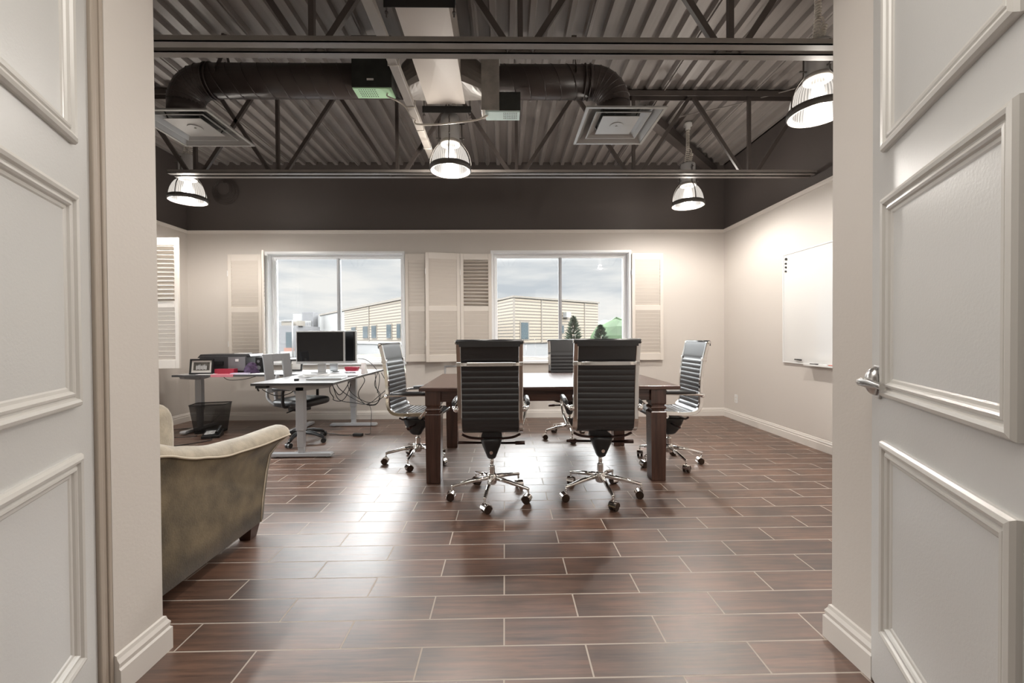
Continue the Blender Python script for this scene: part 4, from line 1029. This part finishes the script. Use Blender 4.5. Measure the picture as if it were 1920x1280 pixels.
for k in range(5):
    a = radians(18 + 72 * k); d = Vector((cos(a), sin(a), 0)); m.tube(smooth_path([d * .02 + Vector((0, 0, .105)), d * .16 + Vector((0, 0, .10)), d * .27 + Vector((0, 0, .072)), d * .30 + Vector((0, 0, .055))], 3), [.024] * 4 + [.02] * 3 + [.014] * 3, 8)
m.build('star_base', 'black', t, local=True)
for k in range(5):
    a = radians(18 + 72 * k); c = Vector((cos(a), sin(a), 0)) * .30; b_ = a + 1.1 + k; ax = Vector((cos(b_), sin(b_), 0)); fw_ = Vector((-ax.y, ax.x, 0)); m = MB()
    for s_ in (-1, 1):
        cc = c + ax * s_ * .017 + Vector((0, 0, .027)); ring = lambda o_, r_: [cc + ax * o_ + (fw_ * cos(q) + Vector((0, 0, 1)) * sin(q)) * r_ for q in [2 * pi * j / 16 for j in range(16)]]
        m.rings([ring(-.011, .022), ring(-.011, .027), ring(.011, .027), ring(.011, .022)], smooth=False)
    m.build('castor', 'black', t, local=True)

# ------------------------------------------------------------------ waste basket, phone, cables
t = thing('waste_basket', 'black wire mesh waste basket under the far desk', 'waste basket', (-3.655, 5.28, 0), radians(14))
def rr_(w, h_, z, r=.03):
    out = []
    for cx, cy, a0_ in ((w - r, h_ - r, 0), (-w + r, h_ - r, 90), (-w + r, -h_ + r, 180), (w - r, -h_ + r, 270)):
        for k in range(4): a = radians(a0_ + 30 * k); out.append((cx + r * cos(a), cy + r * sin(a), z))
    return out
m = MB(); m.rings([rr_(.155, .095, .01), rr_(.195, .125, .35)], caps=False); m.build('mesh_wall', 'mesh', t, local=True)
m = MB(); m.rings([rr_(.155, .095, .004), rr_(.155, .095, .02)]); m.build('bottom', 'blackm', t, local=True)
m = MB(); m.tube(rr_(.195, .125, .352), .006, 6, closed=True); m.build('rim', 'black', t, local=True)
t = thing('desk_phone', 'black desk phone lying on the floor in front of the waste basket', 'phone', (-3.46, 5.02, 0), radians(20))
m = MB(); m.prism([(-.10, 0), (.10, 0), (.10, .075), (-.10, .03)], -.09, .09, 'x'); m.build('phone_body', 'black', t, local=True, bevel=.005)
m = MB(); m.tube(smooth_path([(.06, -.09, .065), (.065, -.03, .085), (.065, .05, .105), (.06, .09, .105)]), .014, 8); m.build('handset', 'black', t, local=True)
m = MB(); m.prism([(-.06, .042), (.05, .064), (.05, .066), (-.06, .046)], -.07, .03, 'x'); m.build('keypad', 'newsprint', t, local=True)
def cable(label, pts_, r=.004, mt='black', group=None, parent=None, name='cable'):
    m = MB(); m.tube(smooth_path(pts_, 7), r, 6); o = m.build(name, mt)
    return tag(o, label, 'cable', group)
cable('black cable curving on the floor in front of the phone', [(-3.42, 4.92, .01), (-3.35, 4.82, .006), (-3.5, 4.65, .005), (-3.7, 4.5, .005), (-3.9, 4.42, .005)])
cable('black cable running from the sofa side to the far desk foot', [(-4.2, 4.9, .005), (-4.0, 5.0, .006), (-3.8, 4.98, .006), (-3.66, 5.05, .006)])
cable('black cable by the left wall baseboard', [(-4.44, 5.3, .12), (-4.3, 5.35, .02), (-4.15, 5.45, .006), (-3.95, 5.6, .01), (-3.85, 5.75, .14)])
G = 'black cables tangled under the near desk'
cabs = [[(-1.61, 5.5, .70), (-1.56, 5.48, .62), (-1.50, 5.45, .50), (-1.62, 5.42, .36), (-1.78, 5.40, .34), (-1.95, 5.3, .50), (-1.92, 5.2, .71)],
        [(-1.64, 5.45, .71), (-1.68, 5.44, .55), (-1.60, 5.42, .42), (-1.66, 5.40, .30), (-1.80, 5.40, .32), (-1.86, 5.35, .45), (-1.76, 5.3, .62), (-1.78, 5.2, .71)],
        [(-1.625, 5.3, .71), (-1.62, 5.30, .55), (-1.58, 5.3, .42), (-1.62, 5.3, .33), (-1.76, 5.3, .33), (-1.93, 5.2, .45), (-2.02, 5.1, .58), (-1.98, 5.0, .71)],
        [(-2.06, 5.0, .71), (-2.02, 5.0, .55), (-1.98, 5.05, .42), (-1.86, 5.2, .36), (-1.72, 5.3, .33), (-1.6, 5.35, .42), (-1.48, 5.45, .55), (-1.52, 5.5, .66), (-1.60, 5.55, .74)],
        [(-2.02, 4.9, .71), (-2.03, 4.9, .55), (-2.03, 5.00, .46), (-2.05, 5.05, .42), (-1.98, 5.08, .40), (-1.9, 5.05, .46), (-1.86, 5.1, .6)],
        [(-1.95, 4.7, .71), (-1.90, 4.7, .6), (-1.86, 4.75, .52), (-1.80, 4.8, .6), (-1.78, 4.9, .71)]]
labs = ['outermost loop hanging off the right corner of the near desk', 'cable dropping beside the far leg of the near desk', 'cable looping low past the far leg of the near desk', 'longest cable swinging from mid desk to the right corner', 'short cable loop behind the task chair seat', 'small cable loop under the middle of the near desk']
for c_, l_ in zip(cabs, labs): cable('black ' + l_ if not l_.startswith('black') else l_, c_, .0045, 'black', G)
cable('cable rising over the desk edge beside the monitors', [(-1.84, 5.3, .90), (-1.76, 5.35, .88), (-1.68, 5.4, .80), (-1.61, 5.42, .66), (-1.64, 5.42, .45)], .004)
cable('thin cable from the desk tangle down to the power brick', [(-1.74, 5.38, .33), (-1.70, 5.36, .22), (-1.66, 5.2, .05), (-1.62, 5.05, .012), (-1.66, 4.99, .02)], .0035)
m = MB(); m.prism(rect(-1.74, 4.985, .11, .05, -8), .0, .032, 'z'); tag(m.build('power_brick', 'black', bevel=.004), 'black power brick on the floor by the near desk', 'power adapter')
cable('thin cable trailing on the floor from the task chair to the power brick', [(-1.79, 4.99, .012), (-1.95, 5.02, .006), (-2.05, 5.08, .006), (-2.15, 5.12, .006), (-2.28, 5.2, .006), (-2.5, 5.22, .006)], .0045)
cable('black cable sagging below the far desk to the near desk switch', [(-2.32, 4.05, DZ - .06), (-2.27, 4.08, .63), (-2.20, 4.12, .60), (-2.12, 4.2, .62), (-2.08, 4.3, .70)], .004)
cable('black cable sagging under the front edge of the far desk', [(-3.45, 5.2, Z2 - .03), (-3.38, 5.2, Z2 - .075), (-3.2, 5.2, Z2 - .07), (-3.05, 5.2, Z2 - .035)], .004)

# ------------------------------------------------------------------ whiteboard, outlets
t = thing('whiteboard', 'white magnetic whiteboard on the right wall', 'whiteboard', (XR, 3.7, .86))
m = MB(); m.box(XR - .014, XR - .002, 2.5, 4.70, .862, 2.05); m.build('board_surface', 'white_board', t)
m = MB(); 
m.box(XR - .02, XR - .002, 4.70, 4.716, .85, 2.062); m.box(XR - .02, XR - .002, 2.484, 2.5, .85, 2.062); m.box(XR - .02, XR - .002, 2.5, 4.70, 2.05, 2.062); m.box(XR - .02, XR - .002, 2.5, 4.70, .85, .862)
m.build('board_frame', 'alu', t, bevel=.002)
m = MB(); m.box(XR - .075, XR - .02, 2.6, 4.30, .845, .852); m.box(XR - .078, XR - .073, 2.6, 4.30, .845, .862); m.build('marker_tray', 'alu', t)
for i, (y, z, r_, lab) in enumerate([(4.655, 2.005, .014, 'round black magnet highest at the top left corner of the whiteboard'), (4.66, 1.955, .010, 'second dark magnet down in the whiteboard corner'), (4.66, 1.915, .010, 'third dark magnet down in the whiteboard corner'), (4.66, 1.87, .010, 'lowest of the four magnets in the whiteboard top corner')]):
    m = MB(); m.lathe([(r_, -.012), (r_, -.002), (r_ * .6, 0)], (XR - .014, y, z), 14, axis='x'); tag(m.build('magnet', 'black'), lab, 'magnet', 'magnets on the whiteboard')
m = MB(); m.tube([(XR - .028, 4.50, .895), (XR - .028, 4.40, .893)], .007, 8); tag(m.build('magnetic_clip', 'black'), 'small black clip near the bottom of the whiteboard', 'clip')
for i, (y, mt, lab) in enumerate([(4.24, 'black', 'black marker at the left end of the whiteboard tray'), (4.12, 'alu', 'white marker second along the whiteboard tray'), (3.99, 'marker_r', 'red marker nearest the doorway on the whiteboard tray')]):
    m = MB(); m.tube([(XR - .05, y, .861), (XR - .05, y - .06, .861), (XR - .05, y - .061, .861), (XR - .05, y - .11, .861)], [.008, .008, .0095, .0095], 10); tag(m.build('marker', mt), lab, 'marker', 'markers on the whiteboard tray')
t = thing('wall_outlet', 'white wall outlet low on the right wall', 'outlet', (XR, 5.70, .235))
m = MB(); m.box(XR - .007, XR - .001, 5.665, 5.735, .235, .35); m.build('cover_plate', 'alu', t, bevel=.002)
m = MB()
for z in (.265, .31): m.box(XR - .009, XR - .0065, 5.685, 5.715, z - .012, z + .014)
m.build('sockets', 'trim', t)
t = thing('wall_access_panel', 'grey framed box on the back wall behind the left black chair', 'wall panel', (-.73, 6.0, .60))
m = MB(); m.frame(-.865, -.56, .60, .755, [(0, 0), (0, .012), (.012, .016), (.022, .012), (.024, .004)], 6.017, -1); m.build('panel_frame', 'desk_grey', t)
m = MB(); m.box(-.845, -.58, 6.010, 6.017, .62, .735); m.build('panel_cover', 'wall', t)

# ------------------------------------------------------------------ outdoors
gz = -1.2
m = MB(); m.box(-120, 120, 6.6, 160, gz - .1, gz); gr_ = struct(m.build('ground_outside', 'asphalt', base=False))
m = MB(); m.box(-14, -5.2, 26, 33, gz, gz + .02)
v = []; n = 14
for i in range(n + 1):
    for j in range(n + 1):
        u_, w_ = i / n, j / n; v.append((-14 + 7 * u_, 27.6 + 4.4 * w_, gz + 1.1 * w_ ** .8 * min(1, 4 * u_, 3 * (1 - u_ * .3)) + .05 * sin(7 * u_ + 9 * w_)))
m = MB(); m.add(v, [(i * (n + 1) + j, (i + 1) * (n + 1) + j, (i + 1) * (n + 1) + j + 1, i * (n + 1) + j + 1) for i in range(n) for j in range(n)], 0, True)
tag(m.build('lawn', 'grass'), 'grassy bank outside the left window in front of the tan building', 'lawn', kind='stuff')
def facade(root, A, B, z0, z1, depth, mt, nm='siding_wall'):
    """solid volume whose visible face runs A->B"""
    A, B = Vector((*A, 0)), Vector((*B, 0)); d = (B - A).normalized(); nrm = Vector((-d.y, d.x, 0))
    if nrm.y < 0: nrm = -nrm
    C_, D_ = B + nrm * depth, A + nrm * depth
    m = MB(); m.prism([(p.x, p.y) for p in (A, B, C_, D_)], z0, z1, 'z'); return m.build(nm, mt, root)
def face_box(root, A, B, s0, s1, z0, z1, mt, nm, out=.08):
    A, B = Vector((*A, 0)), Vector((*B, 0)); d = (B - A).normalized(); nrm = Vector((-d.y, d.x, 0))
    if nrm.y < 0: nrm = -nrm
    p, q = A + d * s0, A + d * s1
    m = MB(); m.prism([(a.x, a.y) for a in (p - nrm * out, q - nrm * out, q + nrm * .05, p + nrm * .05)], z0, z1, 'z'); return m.build(nm, mt, root)
# building seen in the right window
tA = thing('tan_building', 'tan corrugated building with a corner, seen through the right window', 'building', (4, 38, gz))
c0, cL, cR = (.72, 35.0), (-3.0, 44.0), (9.35, 42.0)
m = MB(); m.prism([c0, cR, (4.0, 52), cL], .58, 4.45, 'z'); m.build('siding_wall', 'siding', tA)
m = MB(); m.prism([(c0[0] - .02, c0[1] + .1), (cR[0] - .05, cR[1] + .1), (4.0, 51.9), (cL[0] + .05, cL[1])], gz, .58, 'z'); m.build('masonry_base', 'base_w', tA)
m = MB(); m.prism([(c0[0], c0[1] - .12), (cR[0] + .15, cR[1] - .05), (4.0, 52.2), (cL[0] - .15, cL[1])], 4.42, 4.58, 'z'); m.build('roof_flashing', 'tan_flash', tA)
for s0 in (3.2, 9.0):
    face_box(tA, c0, cR, s0, s0 + .10, .58, 4.45, 'tan_flash', 'downpipe', .05)
for s0 in (0,): face_box(tA, c0, cR, 0, .14, .58, 4.45, 'tan_flash', 'corner_trim', .05)
fb = face_box(tA, c0, cR, .7, 1.75, .85, 2.45, 'tan_flash', 'window_frame', .05); face_box(fb, c0, cR, .8, 1.6, .95, 2.35, 'outglass', 'window_glass', .08)
face_box(tA, c0, cR, 6.0, 6.6, 2.9, 3.4, 'white_out', 'wall_light', .45)
fb = face_box(tA, c0, cR, 5.5, 6.1, 1.4, 2.2, 'tan_flash', 'window_frame', .05); face_box(fb, c0, cR, 5.56, 6.04, 1.46, 2.14, 'outglass', 'window_glass', .08)
# building seen in the left window
tB = thing('long_tan_building', 'long tan building with narrow windows, seen through the left window', 'building', (-14, 46, gz))
A_, B_ = (-6.6, 33.1), (-19.3, 51.0)
facade(tB, A_, B_, .52, 4.40, 3.5, 'siding'); facade(tB, (-19.3, 51.0), (-27.0, 61.9), .52, 4.40, 3.5, 'white_out', 'grey_wall')
facade(tB, (-6.62, 33.2), (-26.9, 61.8), gz, .52, 3.3, 'base_w', 'masonry_base')
face_box(tB, A_, (-27.0, 61.9), 0, 35, 4.38, 4.60, 'tan_flash', 'roof_flashing', .12)
face_box(tB, A_, B_, 0, 21.9, .50, .78, 'white_out', 'foundation_band', .06)
def s_at(px):   # distance along the facade for a picture column
    r_ = (px - 946.6) / 789.1; A2 = Vector(A_); d = (Vector(B_) - A2).normalized(); return (r_ * A2.y - A2.x) / (d.x - r_ * d.y)
for a, b in ((735.5, 727.5), (753, 746.5), (707.5, 699.5), (692, 683.5), (669.5, 662)):
    s0, s1 = sorted((s_at(a), s_at(b))); f_ = face_box(tB, A_, B_, s0 - .15, s1 + .15, 1.02, 2.42, 'tan_flash', 'window_frame', .05); face_box(f_, A_, B_, s0, s1, 1.12, 2.32, 'outglass', 'window_glass', .09)
face_box(tB, A_, B_, s_at(694) - .06, s_at(694) + .06, .6, 4.4, 'tan_flash', 'downpipe', .06)
tS = thing('sign_tower', 'grey brick pier with a white sign at the far end of the left building', 'building', (-27, 60, gz))
m = MB(); m.box(-27.9, -26.4, 58.5, 60, gz, 4.7); m.build('brick_pier', 'brick_g', tS); m = MB(); m.box(-29.2, -27.9, 58.6, 60, gz, 4.5); m.build('white_pier', 'white_out', tS)
m = MB(); m.box(-27.75, -26.6, 58.3, 58.5, 2.7, 3.5); m.build('sign_board', 'white_out', tS)
m = MB()
for k in range(3): m.box(-27.6 + k * .36, -27.34 + k * .36, 58.26, 58.3, 2.9, 3.3)
m.build('sign_lettering', 'brick_g', tS)
tC = thing('grey_brick_building', 'low grey brick building at the far left of the left window', 'building', (-22.5, 43, gz))
m = MB(); m.box(-29, -20.9, 42, 48, gz, 2.40); m.build('brick_wall', 'brick_g', tC)
for x0 in (-23.15, -21.6):
    m = MB(); m.box(x0, x0 + .55, 41.9, 42.0, .2, 1.75); m.build('window', 'outglass', tC); m = MB(); m.box(x0 - .2, x0 + .75, 41.9, 42.0, -.75, .2); m.build('salmon_panel', 'orange', tC)
m = MB(); m.box(-22.0, -20.7, 41.6, 41.9, -.7, -.15); m.build('white_panel', 'white_out', tC)
for x0, w_, h_ in ((-22.6, 1.1, .45), (-21.1, .4, .5)): 
    m = MB(); m.box(x0, x0 + w_, 43, 44, 2.4, 2.4 + h_); m.build('rooftop_unit', 'tan_flash', tC)
m = MB(); m.box(-22.9, -21.3, 42.9, 42.95, 2.85, 2.95); m.tube([(-20.75, 41.5, gz), (-20.75, 41.5, 2.9)], .06, 6); m.bar((-20.75, 41.5, 2.9), (-21.6, 41.5, 2.9), .12, .1); tag(m.build('street_lamp', 'base_w'), 'street lamp beside the grey brick building outside', 'street lamp')
# spruces
def spruce(label, x, y, h_, r_):
    t = thing('spruce_tree', label, 'tree', (x, y, gz), 0, 'spruces by the tan building')
    m = MB(); m.tube([(x, y, gz), (x, y, gz + h_)], [.08, .01], 6); m.build('trunk', 'darkwood', t)
    m = MB(); rnd = random.Random(int(x * 10))
    for i in range(620):
        f_ = rnd.random() ** .8; z = gz + h_ * (.12 + .86 * f_); rad = r_ * (1 - f_) ** .75 * (.5 + .5 * rnd.random()); a = rnd.random() * 6.28
        c = Vector((x + rad * cos(a), y + rad * sin(a), z - .1 * rad)); d = Vector((cos(a), sin(a), .55)).normalized(); s_ = Vector((-sin(a), cos(a), 0)); l_ = .16 + .14 * (1 - f_)
        m.add([c - d * l_ * .4 - s_ * .05, c - d * l_ * .4 + s_ * .05, c + d * l_ + s_ * .01, c + d * l_ - s_ * .01], [(0, 1, 2, 3)]); m.add([c - d * l_ * .4 + Vector((0, 0, .05)), c - d * l_ * .4 - Vector((0, 0, .05)), c + d * l_], [(0, 1, 2)])
    m.build('foliage', 'leaf', t, recalc=False)
spruce('dark spruce in front of the tan building wall, just right of the mullion', 4.1, 25, 3.6, .95)
spruce('dark spruce at the right corner of the tan building', 5.95, 26, 3.1, 1.1)
# wooded hill
m = MB(); v = []; n1, n2 = 40, 12; rnd = random.Random(3)
for i in range(n1 + 1):
    for j in range(n2 + 1):
        X = 14 + 70 * i / n1; Y = 85 + 40 * j / n2; hgt = (7.2 - 2.2 * (i / n1)) * (j / n2) ** .7 + rnd.random() * .55 * (1 if j else 0); v.append((X, Y, gz + hgt))
m.add(v, [(i * (n2 + 1) + j, (i + 1) * (n2 + 1) + j, (i + 1) * (n2 + 1) + j + 1, i * (n2 + 1) + j + 1) for i in range(n1) for j in range(n2)])
tag(m.build('wooded_hill', 'leaf2'), 'green wooded hill beyond the tan building at the right', 'hill', kind='stuff')
def blob(label, x, y, z, r_, mt='leaf2'):
    m = MB(); rnd = random.Random(5); rg = []
    for i in range(9):
        a = -pi / 2 + pi * i / 8; rg.append([(x + r_ * cos(a) * cos(b) * (1 + .25 * rnd.random()), y + r_ * cos(a) * sin(b), z + r_ * 1.1 * sin(a) * (1 + .15 * rnd.random())) for b in [2 * pi * j / 14 for j in range(14)]])
    m.rings(rg, smooth=False); return tag(m.build('deciduous_shrub', mt), label, 'shrub')
blob('pale green shrub at the right edge of the right window view', 9.6, 36, .3, 2.0)
# parked car
t = thing('parked_car', 'pale car parked in front of the grassy bank outside', 'car', (-9.1, 25.8, gz))
m = MB(); cp = [(-10.3, gz + .3), (-8.0, gz + .3), (-7.95, gz + .75), (-8.6, gz + .85), (-9.0, gz + 1.25), (-9.9, gz + 1.28), (-10.3, gz + .9)]
m.prism(cp, 25.2, 26.8, 'y'); m.build('car_body', 'car', t, bevel=.06)
m = MB(); m.prism([(-8.72, gz + .88), (-9.02, gz + 1.2), (-9.85, gz + 1.22), (-10.1, gz + .92)], 25.17, 25.2, 'y'); m.build('side_window', 'outglass', t)
for X in (-9.85, -8.45):
    m = MB(); m.lathe([(.3, 0), (.3, .2)], (X, 25.1, gz + .3), 18, axis='y'); m.build('wheel', 'black', t)
